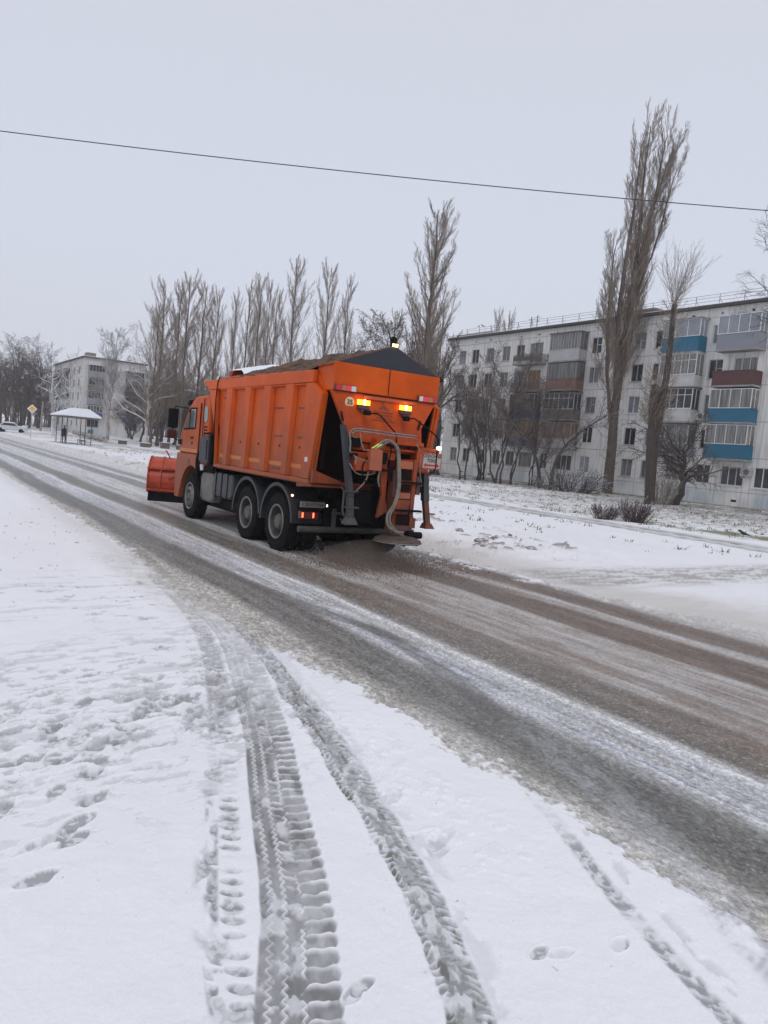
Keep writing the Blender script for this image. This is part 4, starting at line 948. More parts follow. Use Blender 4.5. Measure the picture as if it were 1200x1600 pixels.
thick = [(37.3, 155.9, 15.5, 'behind the right end of the small block'), (32.3, 131.0, 9.0, 'low one right beside the end wall of the small block'), (38.8, 140.8, 15.5, 'tall one just right of the small block'),
         (31.4, 114.0, 9.4, 'behind the snow-covered birch by the plough'), (33.7, 117.1, 10.4, 'under the dense poplar clump, left one'), (33.6, 110.2, 11.1, 'under the dense poplar clump, middle one'), (37.0, 115.2, 10.8, 'under the dense poplar clump, back one'),
         (36.4, 107.4, 10.9, 'under the dense poplar clump, right one'), (39.0, 111.6, 10.8, 'above the cab roof of the truck'), (39.1, 104.7, 9.7, 'above the mirror side of the cab, behind the visor'), (42.1, 101.6, 9.9, 'beyond the front of the dump body'),
         (45.7, 82.0, 14.0, 'behind the sand heap near the bent tree'), (50.2, 79.0, 13.0, 'between the broad poplar and the bent tree'), (50.4, 73.5, 12.8, 'at the left end of the long white block'), (39.4, 63.6, 13.6, 'low branching one left of the broad poplar'), (43.0, 69.4, 12.0, 'right of the broad poplar'), (35.5, 97.0, 6.5, 'low bushy one beneath the poplars beyond the body front'), (37.5, 90., 8.0, 'low bushy one hidden mostly by the dump body'), (30.5, 121, 6.0, 'low bushy one behind the concrete blocks'),
         (30.2, 104, 7.5, 'dense one between the crooked birch and the cab mirror'), (31.8, 101, 8.0, 'dense one right behind the cab mirror'), (33.5, 103.5, 8.6, 'dense one just above the sun visor'), (29.2, 112, 8.2, 'dense one left of the crooked birch'), (35.2, 103, 8.4, 'dense one directly above the cab roof'), (37.2, 99.5, 8.4, 'dense one at the front lip of the dump body'), (31.0, 124, 8.8, 'dense one filling the gap right of the small block')]
for i, (x, y, H, wd) in enumerate(thick):
    z = tz(min(x, 47), y)-.1; s = (H-z)/13.6; put(bt, bu, (i+1) % 3, (x, y, z), i*1.3+.4, (s*1.15, s*1.15, s), 'thicket tree '+wd)
make_tree('bare_tree', 'tree with a thick dark trunk between the truck and the end of the white block', 'tree', *broad(61, 13.6, .42, 14, .75, .10, .14, 8, 8, 6, .42, .010, len1=.42), BK_dark, BK_dtw, loc=(43.2, 59.2, .3))
make_tree('bare_tree', 'crooked tree with a bare bent limb arching left above the sand heap', 'tree', *broad(67, 13.8, .22, 12, .95, .06, .20, 8, 8, 6, .50, .011, lean=(-.28, .10), len1=.40), BK_dark, BK_dtw, loc=(36.0, 52.2, .2))
make_tree('bare_tree', 'large dark tree reaching in from the right edge of the photo', 'tree', *broad(71, 17.5, .34, 20, 1.05, .03, .17, 9, 8, 6, .46, .008, len1=.42), BK_dark, snowy_bark('edge_tree_twigs', (.10, .085, .08), (.06, .05, .05), .2, .7), loc=(35.0, 19.0, .35))
# ---- birches
def birch(seed, H, r=.16, dr=.03, n1=26):
    return broad(seed, H, r, n1, .75, .10, .14, 8, 8, 6, .22, .009, droop=dr, len1=.34)
b1 = make_tree('birch_tree', 'tall frosted birch standing in front of the small block', 'tree', *birch(81, 16.8, .20, .05, 24), BK_birch, BK_btw, loc=(24.3, 109.5, .1))
make_tree('birch_tree', 'crooked white birch with snow-covered limbs just left of the cab', 'tree', *broad(89, 13.5, .22, 17, .95, .06, .20, 7, 5, 3, .25, .011, len1=.46, rk1=.50), BK_white, BK_frost, loc=(26.3, 97, .1))
make_tree('birch_tree', 'white-limbed tree with wide flat branches left of the bus shelter', 'tree', *broad(84, 11.0, .24, 12, 1.1, .04, .15, 6, 4, 3, .2, .012, len1=.55, rk1=.6), BK_white, BK_frost, loc=(17.6, 112, .1))
make_tree('birch_tree', 'thin white-limbed tree rising behind the left end of the shelter roof', 'tree', *broad(85, 12.5, .22, 13, .9, .06, .14, 6, 4, 3, .2, .012, len1=.40, rk1=.6), BK_white, BK_frost, loc=(19.9, 116, .15))
# ---- young trees in front of the long block
def sapling(seed, H=9., nst=2, spread=.5):
    rs = np.random.RandomState(seed); tr = []; cr = []
    for k in range(nst):
        P, Rr = stem(rs, H*(.8+.35*rs.rand()), .062, 12, (rs.normal()*.16, rs.normal()*.16), .20, .015); P[0, :, :2] += rs.normal(size=2)*.12
        A = grow(rs, P, Rr, 18, .22, .97, 0, .62, .08, .10, 7, .42, .011, lambda t, q: H*.38*(1.1-.7*t)); B = grow(rs, *A, 11, .1, 1, .45, .6, .06, .12, 5, .5, .008); Cc = grow(rs, *B, 8, .1, 1, .5, .6, .03, .14, 4, .6, .006)
        tr += [(P, Rr), A]; cr += [B, Cc]
    return tr, cr
BK_sap = snowy_bark('sapling_twigs', (.205, .160, .145), (.130, .102, .095), .3, .6)
saps = [make_tree('young_tree', 'x', 'tree', *sapling(91, 9, 2), BK_dark, BK_sap, group='young trees in front of the white block'), make_tree('young_tree', 'x', 'tree', *sapling(92, 9, 3), BK_dark, BK_sap, group='young trees in front of the white block')]
su = [False]*2
for i, (x, y, H, lab) in enumerate([(40.5, 51.3, 8.6, 'first young tree right of the truck, before the left windows'), (42.6, 51.9, 8.2, 'second young tree right of the truck, in the narrow group'), (43.6, 52.9, 9.4, 'third young tree, tallest of the narrow group by the left windows'),
        (40.6, 47.2, 9.8, 'fourth young tree, dense, in front of the windows left of the dark blue balconies'), (42.2, 47.4, 8.8, 'fifth young tree, directly left of the dark blue balconies'), (43.9, 46.7, 7.2, 'small young tree before the dark blue balconies')]):
    put(saps, su, i % 2, (x, y, .4), i*1.9, (H/9,)*3, lab)
def leaning(name, label, pts, loc, H, seed):
    rs = np.random.RandomState(seed); u = np.array([.842, -.539, 0]); a = np.array(pts, float); n = 16; t = np.linspace(0, 1, n); q = np.linspace(0, 1, len(a))
    P = np.interp(t, q, a[:, 0])[:, None]*u; P[:, 2] = np.interp(t, q, a[:, 1]); P[2:-2] = (P[:-4]+P[1:-3]+P[2:-2]+P[3:-1]+P[4:])/5
    Rr = np.linspace(.16, .035, n)[None]; P = P[None]
    A = grow(rs, P, Rr, 12, .35, .98, 0, .9, .10, .14, 7, .5, .016, lambda t, q: 2.3+0*t); B = grow(rs, *A, 8, .1, 1, .42, .7, .06, .14, 5, .6, .011); Cc = grow(rs, *B, 6, .1, 1, .45, .7, .03, .14, 4, .6, .009)
    make_tree(name, label, 'tree', [(P, Rr), A], [B, Cc], BK_dark, BK_sap, loc=loc)
leaning('leaning_tree', 'slanting snow-topped tree bending left in front of the dark blue balconies', [(0, 0), (-.1, 1.4), (-.6, 2.7), (-1.6, 4.0), (-2.8, 4.9), (-3.6, 6.2)], (42.2, 44.0, .4), 6, 95)
leaning('leaning_tree', 'slanting tree whose snowy limb reaches right toward the tall poplar', [(0, 0), (.05, 1.6), (.35, 2.9), (1.3, 4.1), (2.6, 5.2), (3.6, 5.9)], (41.2, 41.8, .4), 6, 97)
# ---- shrubs and the brush heap
def shrub(seed, n, H, W, thick=.012, out=1.0):
    rs = np.random.RandomState(seed); k = n; P = np.zeros((k, 4, 3)); a = rs.rand(k)*6.28; r0 = rs.rand(k)**.5*W*.5
    P[:, 0, 0] = r0*np.cos(a); P[:, 0, 1] = r0*np.sin(a); d = np.stack([np.cos(a)*out*rs.rand(k), np.sin(a)*out*rs.rand(k), .8+rs.rand(k)*.4], 1); d /= np.linalg.norm(d, axis=1, keepdims=True)
    for i in range(3): P[:, i+1] = P[:, i]+d*H*(.25+.2*rs.rand(k))[:, None]+rs.normal(size=(k, 3))*H*.05
    Rr = np.repeat(np.array([[1.5, 1.2, 1, .7]])*thick, k, 0)
    return (P, Rr), [grow(rs, P, Rr, 6, .3, 1, .45, .7, .05, .15, 4, .7, thick*.5)]
rb = snowy_bark('reddish_shrub_twigs', (.11, .060, .055), (.060, .040, .038), .7, .25)
for i, (x, y, n, H, Wd, lab) in enumerate([(23.5, 20.7, 60, .50, .8, 'clipped reddish shrub covered in snow, left one of the pair on the verge'), (24.2, 19.8, 80, .68, .8, 'taller reddish shrub, right one of the pair on the verge')]):
    s0, s1 = shrub(200+i, n, H, Wd, .014)
    make_tree('shrub', lab, 'shrub', [s0], s1, rb, rb, 'clipped shrubs on the verge', loc=(x, y, .2))
s0, s1 = shrub(210, 90, 1.7, 3.4, .022, 2.4); make_tree('brush_heap', 'heap of cut branches with snow lying at the foot of the tall poplar', 'brush heap', [s0], s1, BK_dark, snowy_bark('heap_twigs', (.09, .07, .065), (.05, .04, .04), .9, .2), loc=(42.4, 40.9, .35))
s0, s1 = shrub(211, 60, 1.6, 1.6, .012, .5); make_tree('shrub', 'thin upright shoots between the cut-back trunk and the fruit tree', 'shrub', [s0], s1, BK_twig, BK_twig, loc=(40.3, 31.3, .35))
# ================================================================ the orange spreader truck
DIRT = (.16, .12, .095)
M_or = mat('orange_truck_paint', (.66, .098, .006), .45, col2=(.47, .064, .006), nscale=1.2, nmul=(.35, .7), spec=.18, dirt=((.17, .075, .038), .9, 3.3, .72))
M_or2 = mat('orange_spreader_paint', (.54, .076, .008), .5, col2=(.38, .050, .008), nscale=3, nmul=(.4, .7), spec=.18, dirt=((.10, .055, .038), .7, 3.0, .85))
M_orp = mat('orange_plough_paint', (.46, .055, .012), .35, col2=(.22, .035, .015), nscale=3, nmul=(.48, .72), rough2=.7)
M_orf = mat('faded_orange_paint', (.56, .13, .055), .5, col2=(.42, .095, .045), nscale=4, spec=.25, dirt=(DIRT, .6, 2.8, .7))
M_blk = mat('black_chassis', (.004, .004, .006), .75, col2=(.012, .011, .010), nscale=6, spec=.12)
M_dk = mat('dark_inside_shade', (.012, .007, .007), .95, col2=(.026, .010, .008), nscale=2, spec=.1)  # interior shade put into the colour of inside faces and openings
M_plas = mat('dark_grey_plastic', (.026, .029, .036), .5, col2=(.048, .048, .052), nscale=5, spec=.35)
M_tyre = mat('tyre_rubber', (.007, .007, .008), .85, col2=(.019, .018, .017), nscale=9, bump=.3, bscale=60, spec=.1)
M_rim = mat('dusty_rim_metal', (.20, .195, .185), .55, metal=.3, col2=(.11, .105, .10), nscale=9)
M_dish = mat('shaded_rim_dish', (.045, .042, .040), .7, col2=(.09, .08, .07), nscale=9)  # shade of the deep recess put into the dish colour
M_lip = mat('pale_rim_edge', (.27, .265, .26), .45, metal=.3, col2=(.14, .13, .125), nscale=9)  # paler rim metal, set against the shaded dish
M_hub = mat('muddy_hub', (.16, .145, .125), .8, col2=(.09, .08, .07), nscale=12)
M_steel = mat('grey_steel_post', (.045, .050, .062), .55, metal=.1, col2=(.03, .03, .034), nscale=5, dirt=((.10, .085, .07), .6, 1.8, .5))
M_tank = mat('dusty_tank_metal', (.22, .205, .185), .6, metal=.2, col2=(.13, .12, .11), nscale=4)
M_tank2 = mat('dark_tank_metal', (.075, .078, .082), .55, metal=.2, col2=(.04, .04, .04), nscale=4)
M_sand = mat('sand_and_salt', (.15, .078, .045), .95, col2=(.040, .026, .020), nscale=5, nmul=(.40, .62), bump=1, bscale=14)
M_hose = mat('dirty_hydraulic_hose', (.24, .215, .18), .6, col2=(.12, .10, .085), nscale=14)
M_pipe = mat('worn_steel_pipe', (.30, .28, .26), .4, metal=.5, col2=(.14, .12, .11), nscale=12)
M_yel = mat('amber_reflective_strip', (.60, .185, .020), .5, col2=(.50, .12, .015), nscale=6)
M_red = mat('red_reflector', (.55, .02, .04), .4); M_redl = mat('glowing_red_reflector', (.75, .03, .08), .3, emit=(1, .05, .1), es=.12)  # M_redl has a weak glow added, though a reflector is no lamp
M_wht = mat('white_reflector', (.62, .62, .62), .5)
M_amb = mat('lit_amber_lamp', (.9, .35, .02), .3, emit=(1, .38, .02), es=4.5); M_ambc = mat('lit_amber_core', (1, .8, .4), .3, emit=(1, .72, .28), es=12)
M_tail = mat('lit_tail_lamp', (.9, .05, .02), .3, emit=(1, .10, .04), es=5)
M_taild = mat('dark_tail_lens', (.10, .010, .010), .3); M_work = mat('lit_work_lamp', (1, .95, .8), .3, emit=(1, .90, .72), es=5)
M_mark = mat('lit_marker', (.9, .4, .3), .3, emit=(1, .45, .3), es=3); M_yl = mat('lit_yellow_beacon', (.9, .8, .2), .3, emit=(1, .88, .2), es=4)
M_sign = mat('dusty_white_plate', (.48, .44, .40), .6, col2=(.36, .30, .26), nscale=12); M_ink = mat('black_lettering', (.03, .028, .028), .7); M_rink = mat('red_lettering', (.38, .03, .03), .6)
M_lens = mat('cab_glass', (.11, .13, .13), .08, col2=(.20, .22, .22), nscale=2, spec=.9)
M_plate = mat('licence_plate', (.27, .255, .23), .6, col2=(.16, .15, .135), nscale=12)
XL, XR, XC = 5.92, 8.38, 7.15
TR = thing('snowplough_truck', 'orange dump truck with front plough and rear grit spreader, heaped with sand', 'truck', (XC, 14.5, 0))
def pb(name, m, fn, parent=None, bevel=0, smooth=False, label=None):
    q = MB(); fn(q); return q.build(name, m, TR if parent is None else parent, bevel, smooth, label)
# ---- chassis
def _(q):
    for x in (6.72, 7.48): q.box(x, x+.09, 11.9, 18.6, .78, 1.08)
    for y in (12.2, 13.6, 15.3, 16.6, 18.0): q.box(6.81, 7.48, y, y+.12, .82, 1.04)
    for y in (12.93, 14.40): q.cyl((6.3, y, .54), .13, 1.75, 'x', 12); q.lathe([(.05, -.35), (.2, -.22), (.26, 0), (.2, .22), (.05, .35)], (XC, y, .54), 'x', 16)
    q.cyl((6.3, 17.95, .50), .09, 1.75, 'x', 10); q.box(6.62, 6.70, 12.7, 14.6, .62, .80); q.box(7.60, 7.68, 12.7, 14.6, .62, .80)
    q.box(6.9, 7.4, 16.6, 18.4, .55, 1.3); q.box(6.5, 7.8, 12.0, 16.6, 1.09, 1.30)
pb('chassis_frame', M_blk, _)
# ---- wheels
def wheel(yc, side, dual, front=False):
    xo = XL+.012 if side < 0 else XR-.012; s = 1 if side < 0 else -1; Rw, wd = .54, .30
    hub = MB(); 
    if dual: hub.lathe([(.12, .02), (.125, .04), (.15, .06), (.155, .20), (.19, .22), (.19, .40)], (xo, yc, Rw), 'x', 24, s)
    else: hub.lathe([(.09, -.02), (.10, -.01), (.105, .06), (.15, .08), (.15, .25)], (xo, yc, Rw), 'x', 24, s)
    for k in range(10):
        a = k*math.pi/5; hub.cyl((xo+(.225 if dual else .025)*s-(.05 if s > 0 else -.0)*1, yc+.225*math.cos(a) if dual else yc+.165*math.cos(a), Rw+(.225 if dual else .165)*math.sin(a)), .015, .05, 'x', 6)
    h = hub.build('wheel', M_hub, TR, smooth=True)
    for j in ((0, 1) if dual else (0,)):
        x0 = xo+s*j*.335; t = MB()
        prof = [(.295, .02), (.30, .006), (.34, 0), (.42, -.008), (.49, .004), (.523, .022), (.538, .05), (.54, .10), (.54, .20), (.538, .25), (.523, .278), (.49, .296), (.42, .308), (.34, .30), (.30, .294), (.295, .28)]
        t.lathe(prof, (x0, yc, Rw), 'x', 56, s, cap=False)
        for k in range(48):      # tread lugs over both shoulders
            a = 2*math.pi*(k+.0)/48
            for (o0, o1, sh) in ((.008, .13, 0), (.17, .292, .5)):
                a2 = a+sh*2*math.pi/48; c, sn = math.cos(a2), math.sin(a2); w2 = .019
                def P(r, o, tt): return (x0+s*o, yc+r*c-tt*sn, Rw+r*sn+tt*c)
                r1 = .551; ri = .515 if sh == 0 else .53
                q0 = [P(.515, o0, -w2), P(.515, o0, w2), P(.515, o1, w2), P(.515, o1, -w2)]; q1 = [P(r1-.012, o0, -w2*.85), P(r1-.012, o0, w2*.85), P(r1, o1, w2*.85), P(r1, o1, -w2*.85)] if sh == 0 else [P(r1, o0, -w2*.85), P(r1, o0, w2*.85), P(r1-.012, o1, w2*.85), P(r1-.012, o1, -w2*.85)]
                t.hexa(q0, q1)
        t.build('tyre', M_tyre, h, smooth=True)
    r = MB()
    if dual:
        r.lathe([(.30, .012), (.315, .004), (.318, -.004), (.300, .0), (.285, .03), (.270, .13), (.245, .19), (.19, .215), (.16, .22), (.02, .225)], (xo, yc, Rw), 'x', 48, s, cap=False)
    else:
        r.lathe([(.30, .012), (.315, .004), (.318, -.004), (.300, .0), (.285, .03), (.275, .06), (.255, .05), (.215, -.005), (.19, -.02), (.15, -.02), (.15, .03), (.02, .04)], (xo, yc, Rw), 'x', 48, s, cap=False)
    rr_ = r.build('rim', M_dish if dual else M_rim, h, smooth=True)
    lp = MB(); lp.lathe([(.288, .020), (.287, .004), (.302, -.008), (.319, -.007), (.322, .004), (.318, .012), (.30, .016)], (xo-.001*s, yc, Rw), 'x', 48, s, cap=False); lp.build('rim_lip', M_lip, h, smooth=True)
    ho = MB()
    for k in range(10):
        a = (k+.5)*math.pi/5; R0 = .245 if dual else .236; xx = xo+(.165 if dual else .016)*s
        ho.tube([(xx, yc+R0*math.cos(a), Rw+R0*math.sin(a)), (xx+s*.03, yc+R0*math.cos(a), Rw+R0*math.sin(a))], .026, 10)
    ho.build('hand_holes', M_black, h)
for sd_ in (-1, 1):
    wheel(17.95, sd_, False); wheel(14.40, sd_, True); wheel(12.93, sd_, True)
def arc(q, yc, x0, x1, r0, a0, a1, n=14, th=.018):
    P = []
    for i in range(n+1):
        a = R(a0+(a1-a0)*i/n); P.append((math.cos(a), math.sin(a)))
    for i in range(n):
        (c0, s0), (c1, s1) = P[i], P[i+1]; f = lambda r, c, s: (yc+r*c, .54+r*s)
        a = [(x0, *f(r0, c0, s0)), (x1, *f(r0, c0, s0)), (x1, *f(r0+th, c0, s0)), (x0, *f(r0+th, c0, s0))]
        b = [(x0, *f(r0, c1, s1)), (x1, *f(r0, c1, s1)), (x1, *f(r0+th, c1, s1)), (x0, *f(r0+th, c1, s1))]
        q.hexa(a, b)
        a = [(x0-.004, *f(r0-.03, c0, s0)), (x0+.018, *f(r0-.03, c0, s0)), (x0+.018, *f(r0+th+.014, c0, s0)), (x0-.004, *f(r0+th+.014, c0, s0))]
        b = [(x0-.004, *f(r0-.03, c1, s1)), (x0+.018, *f(r0-.03, c1, s1)), (x0+.018, *f(r0+th+.014, c1, s1)), (x0-.004, *f(r0+th+.014, c1, s1))]
        q.hexa(a, b)
for yc in (14.42, 12.96):
    pb('mudguard', M_plas, lambda q: arc(q, yc, XL, XL+.60, .69, -2, 176), smooth=False)
    pb('mudguard', M_plas, lambda q: arc(q, yc, XR-.60, XR, .69, -2, 176))
# ---- tanks and boxes between the axles (left side)
def _(q):
    q.prism([(16.52+.0, .60), (16.52, 1.08), (16.60, 1.16), (17.30, 1.16), (17.38, 1.05), (17.38, .60), (17.28, .50), (16.62, .50)], (XL+.06, XL+.62))
pb('air_tank', M_tank, _, bevel=.05)
def _(q):
    q.prism([(15.30, .80), (15.30, 1.14), (15.38, 1.22), (16.40, 1.22), (16.48, 1.14), (16.48, .80), (16.38, .68), (15.40, .68)], (XL+.04, XL+.66))
ft = pb('fuel_tank', M_tank2, _, bevel=.04)
def _(q):
    for y in (15.55, 15.9, 16.25): q.prism([(y, .67), (y, 1.235), (y+.05, 1.235), (y+.05, .67)], (XL+.033, XL+.67))
pb('tank_strap', M_blk, _, ft)
def _(q):
    q.box(7.72, 8.32, 15.3, 16.5, .65, 1.2); q.box(7.72, 8.30, 16.65, 17.3, .6, 1.15); q.box(6.2, 6.7, 15.25, 17.3, .38, .62); q.box(6.35, 6.9, 14.95, 15.25, .30, .9)
pb('side_equipment', M_blk, _, bevel=.02)
# air intake housing behind the cab
def _(q): q.prism([(16.78, 1.40), (16.80, 1.93), (16.88, 2.0), (17.28, 1.99), (17.38, 1.92), (17.40, 1.42), (17.34, 1.38), (16.84, 1.37)], (XL-.02, XL+.42))
ab = pb('air_intake', M_plas, _, bevel=.02)
def _(q):
    q.prism([(16.70, 1.38), (16.70, 1.95), (16.74, 2.03), (16.79, 2.03), (16.79, 1.36)], (XL, XL+.44)); q.prism([(16.86, 1.45), (16.87, 1.90), (16.91, 1.90), (16.90, 1.45)], (XL-.03, XL-.018))
pb('intake_side', M_blk, _, ab)
def _(q):
    q.tube([(XL+.05, 17.55, 1.60), (XL+.02, 17.56, 1.42), (XL+.02, 17.52, 1.0), (XL+.05, 17.50, .55)], [.05, .055, .045, .04], 8)
    q.tube([(XL+.05, 17.5, 1.72), (XL+.06, 17.3, 2.04), (XL+.06, 16.9, 2.07), (XL+.1, 16.6, 1.95), (XL+.1, 16.45, 1.4), (XL+.12, 16.6, 1.15)], .022, 8)
    q.tube([(XL+.03, 17.4, .85), (XL, 17.25, .62), (XL+.03, 17.1, .5), (XL+.1, 17.1, .42)], .02, 6); q.tube([(XL+.03, 17.45, .95), (XL, 17.35, .7), (XL+.02, 17.2, .45)], .02, 6)
    q.box(XL+.1, XL+.5, 16.7, 17.6, 1.17, 1.36)
pb('intake_hoses', M_blk, _, smooth=True)
def _(q): q.tube([(XL-.02, 17.12, 1.33), (XL-.02, 17.10, 1.20)], [.05, .035], 10)
pb('breather_cup', M_wht, _)
# ---- cab
CX0, CX1 = XL+.03, XR-.03
def _(q):
    q.prism([(17.08, 1.30), (17.06, 2.78), (17.14, 2.90), (17.3, 2.94), (18.10, 2.91), (18.34, 2.80), (18.56, 2.60), (19.02, 1.98), (19.10, 1.70), (19.10, 1.50), (17.7, 1.50), (17.62, 1.30)], (CX0+.02, CX1-.02))
cab = pb('cab', M_or, _, bevel=.06)
def _(q):   # wing panels and bumper, with the wheel arch cut out
    pts = [(19.12, 1.53), (17.70, 1.53), (17.62, 1.42), (17.58, 1.20), (17.66, 1.17)]
    for i in range(9):
        a = R(115-85*i/8*1.12); pts.append((17.98+.76*math.cos(a)+.0, .50+.76*math.sin(a)))
    pts += [(18.82, .43), (19.14, .43), (19.20, .9), (19.17, 1.2)]
    q.prism(pts, (CX0-.02, CX0+.34)); q.prism(pts, (CX1-.34, CX1+.02))
    q.box(CX0+.345, CX1-.345, 18.86, 19.18, .46, 1.48)
pb('front_wing', M_or, _, cab, bevel=.02)
def _(q): 
    q.prism([(17.66, 1.56), (17.62, 2.68), (17.72, 2.74), (18.25, 2.74), (18.44, 2.64), (18.96, 2.02), (19.0, 1.56)], (CX0-.006, CX0+.03))
dr = pb('door', M_or, _, cab, bevel=.012)
def _(q): q.prism([(17.92, 2.17), (17.90, 2.60), (18.30, 2.60), (18.40, 2.52), (18.72, 2.14)], (CX0-.014, CX0+.01))
pb('door_window', M_lens, _, dr)
def _(q):
    q.prism([(17.88, 2.13), (17.86, 2.64), (17.91, 2.64), (17.93, 2.13)], (CX0-.018, CX0-.007)); q.prism([(18.30, 2.14), (18.28, 2.62), (18.33, 2.60), (18.35, 2.14)], (CX0-.019, CX0-.004))
    q.prism([(17.86, 2.605), (17.86, 2.64), (18.30, 2.64), (18.46, 2.56), (18.42, 2.52), (18.28, 2.605)], (CX0-.017, CX0-.0065)); q.prism([(18.72, 2.10), (17.93, 2.13), (17.93, 2.165), (18.76, 2.14)], (CX0-.018, CX0-.007))
pb('window_seal', M_blk, _, dr)
def _(q): q.box(CX0-.03, CX0-.0055, 18.0, 18.16, 1.90, 1.94); q.tube([(CX0-.01, 18.06, 1.79), (CX0-.02, 18.06, 1.79)], .028, 8)
pb('door_handle', M_blk, _, dr)
def _(q):
    q.box(CX0-.0035, CX0+.01, 17.60, 17.625, 1.55, 2.74); q.box(CX0-.003, CX0+.01, 17.40, 17.415, 1.5, 2.86)
pb('door_gap', M_blk, _, cab)
def _(q): q.prism([(17.66, 1.57), (17.66, 1.655), (18.99, 1.655), (18.99, 1.57)], (CX0-.0095, CX0-.0075))
pb('side_stripe', M_yel, _, cab)
def _(q): q.prism([(17.14, 2.36), (17.14, 2.62), (17.20, 2.67), (17.34, 2.67), (17.37, 2.62), (17.37, 2.36), (17.32, 2.31), (17.2, 2.31)], (CX0+.008, CX0+.03))
pb('quarter_window', M_lens, _, cab)
def _(q):
    for z in (2.18, 2.11, 2.04): q.box(CX0+.012, CX0+.03, 17.14, 17.36, z, z+.028)
pb('cab_louvres', M_dk, _, cab)
def _(q):
    a = [(CX0+.10, 18.60, 2.57), (CX1-.10, 18.60, 2.57), (CX1-.06, 19.035, 1.99), (CX0+.06, 19.035, 1.99)]; b = [(p[0], p[1]+.015, p[2]+.012) for p in a]
    q.hexa(a, b)
pb('windscreen', M_lens, _, cab)
def _(q): q.box(CX0+.3, CX1-.3, 18.35, 18.75, 2.84, 2.86); q.prism([(18.30, 2.87), (18.72, 2.86), (18.80, 2.72), (18.78, 2.71), (18.70, 2.83), (18.30, 2.84)], (CX0+.05, CX1-.05))
pb('sun_visor', M_plas, _, cab)
text_mesh('12', .17, 'wing_number', M_brown, cab, (CX0-.023, 18.18, 1.33), ROT_SIDE, .001, .004)
for sd_, x0 in ((-1, CX0), (1, CX1)):
    def _(q):
        q.box(x0+sd_*.10, x0+sd_*.34, 18.94, 19.06, 2.12, 2.60)
    mr_ = pb('mirror', M_blk, _, cab, bevel=.03)
    def _(q): q.box(x0+sd_*.13, x0+sd_*.38, 18.90, 19.06, 1.86, 2.07)
    pb('wide_mirror', mat('dark_red_plastic', (.06, .012, .012), .4), _, mr_, bevel=.03)
    def _(q):
        q.tube([(x0, 18.52, 2.62), (x0+sd_*.2, 18.92, 2.66), (x0+sd_*.22, 19.0, 2.55)], .014, 6); q.tube([(x0, 18.95, 1.80), (x0+sd_*.2, 19.0, 1.88), (x0+sd_*.22, 19.0, 2.2)], .014, 6); q.box(x0-.03, x0+.02, 18.88, 18.98, 1.72, 1.86)
    pb('mirror_arm', M_blk, _, mr_)
# ---- dump body
RB = 11.49
def side_panel(s):
    xo = XL if s < 0 else XR; d = -s   # d points inwards
    X = lambda o: xo+d*o
    q = MB()
    sheet = [(16.43, 1.31), (16.43, 2.18), (17.0, 3.0), (17.0, 3.10), (11.84, 3.24), (11.52, 2.87), (11.77, 1.34), (11.9, 1.31)]
    q.prism(sheet, (X(.085), X(.13)))
    q.build('side_panel', M_or, TR)
    q = MB(); q.prism([(16.40, 1.42), (16.9, 3.0), (11.90, 3.20), (11.56, 2.86), (11.80, 1.42)], (X(.133), X(.145))); q.build('inner_shade_sheet', M_dk, TR)  # added dark sheet: its colour carries the shade inside the box
    sp_ = bpy.data.objects[COL.objects[-1].name] if False else TR.children[-1]
    r = MB()
    # frame: top rail, bottom rail, front post, rear post, tapering ribs
    r.prism([(11.86, 3.06), (11.84, 3.27), (17.02, 3.25), (17.03, 3.04)], (X(-.006), X(.075)))
    r.prism([(11.74, 1.33), (11.73, 1.405), (16.44, 1.405), (16.44, 1.33)], (X(-.003), X(.08)))
    r.prism([(16.44, 1.41), (16.40, 1.41), (16.50, 2.2), (16.56, 3.035), (17.03, 3.035), (16.95, 2.87), (16.62, 2.30), (16.47, 1.9)], (X(0), X(.08)))
    r.prism([(11.76, 1.41), (11.50, 2.87), (11.84, 3.055), (12.12, 3.055), (12.07, 1.41)], (X(0), X(.08)))
    for (a, b, c, e) in ((15.93, 15.61, 15.86, 15.72), (14.90, 14.61, 14.84, 14.70), (13.94, 13.61, 13.86, 13.70), (12.95, 12.62, 12.88, 12.72)):
        o = [(X(.0), a, 3.055), (X(.0), b, 3.055), (X(0), e-.02, 1.41), (X(0), c+.02, 1.41)]; p = [(X(.084), a+.05, 3.055), (X(.084), b-.05, 3.055), (X(.084), e-.06, 1.41), (X(.084), c+.06, 1.41)]
        r.hexa(o, p)
    for (a, b) in ((16.38, 15.92), (15.68, 14.9), (14.64, 13.93), (13.64, 12.94), (12.66, 12.08)):
        r.prism([(a, 3.053), (b, 3.053), (b-.0, 3.02), (a, 3.02)], (X(.01), X(.08)))
    fr = r.build('side_frame', M_or, TR, bevel=.012)
    y = MB()
    for (a, b) in ((16.36, 15.92), (15.68, 14.90), (14.66, 13.92), (13.66, 12.92), (12.68, 12.10)): y.box(X(.0835), X(.08), a-.03, b+.03, 1.56, 1.635)
    y.build('reflective_strip', M_yel, fr)
    k = MB()
    for (yy, zz, L) in ((13.35, 2.62, .4), (13.3, 2.1, .32), (13.3, 1.5, .32), (12.35, 2.62, .32), (12.3, 2.1, .3), (16.2, 2.84, .15)): k.box(X(.083), X(.07), yy-L/2, yy+L/2, zz, zz+.018)
    for yy in (15.15, 14.2, 13.2, 12.35): k.tube([(X(.084), yy, 1.93), (X(.070), yy, 1.93)], .022, 8)
    k.build('weld_marks', M_brown, fr)
    g = MB(); g.box(X(-.006), X(-.001), 11.83, 11.93, 1.70, 1.78); g.build('rating_plate', M_wht, fr)
    return fr
side_panel(-1); side_panel(1)
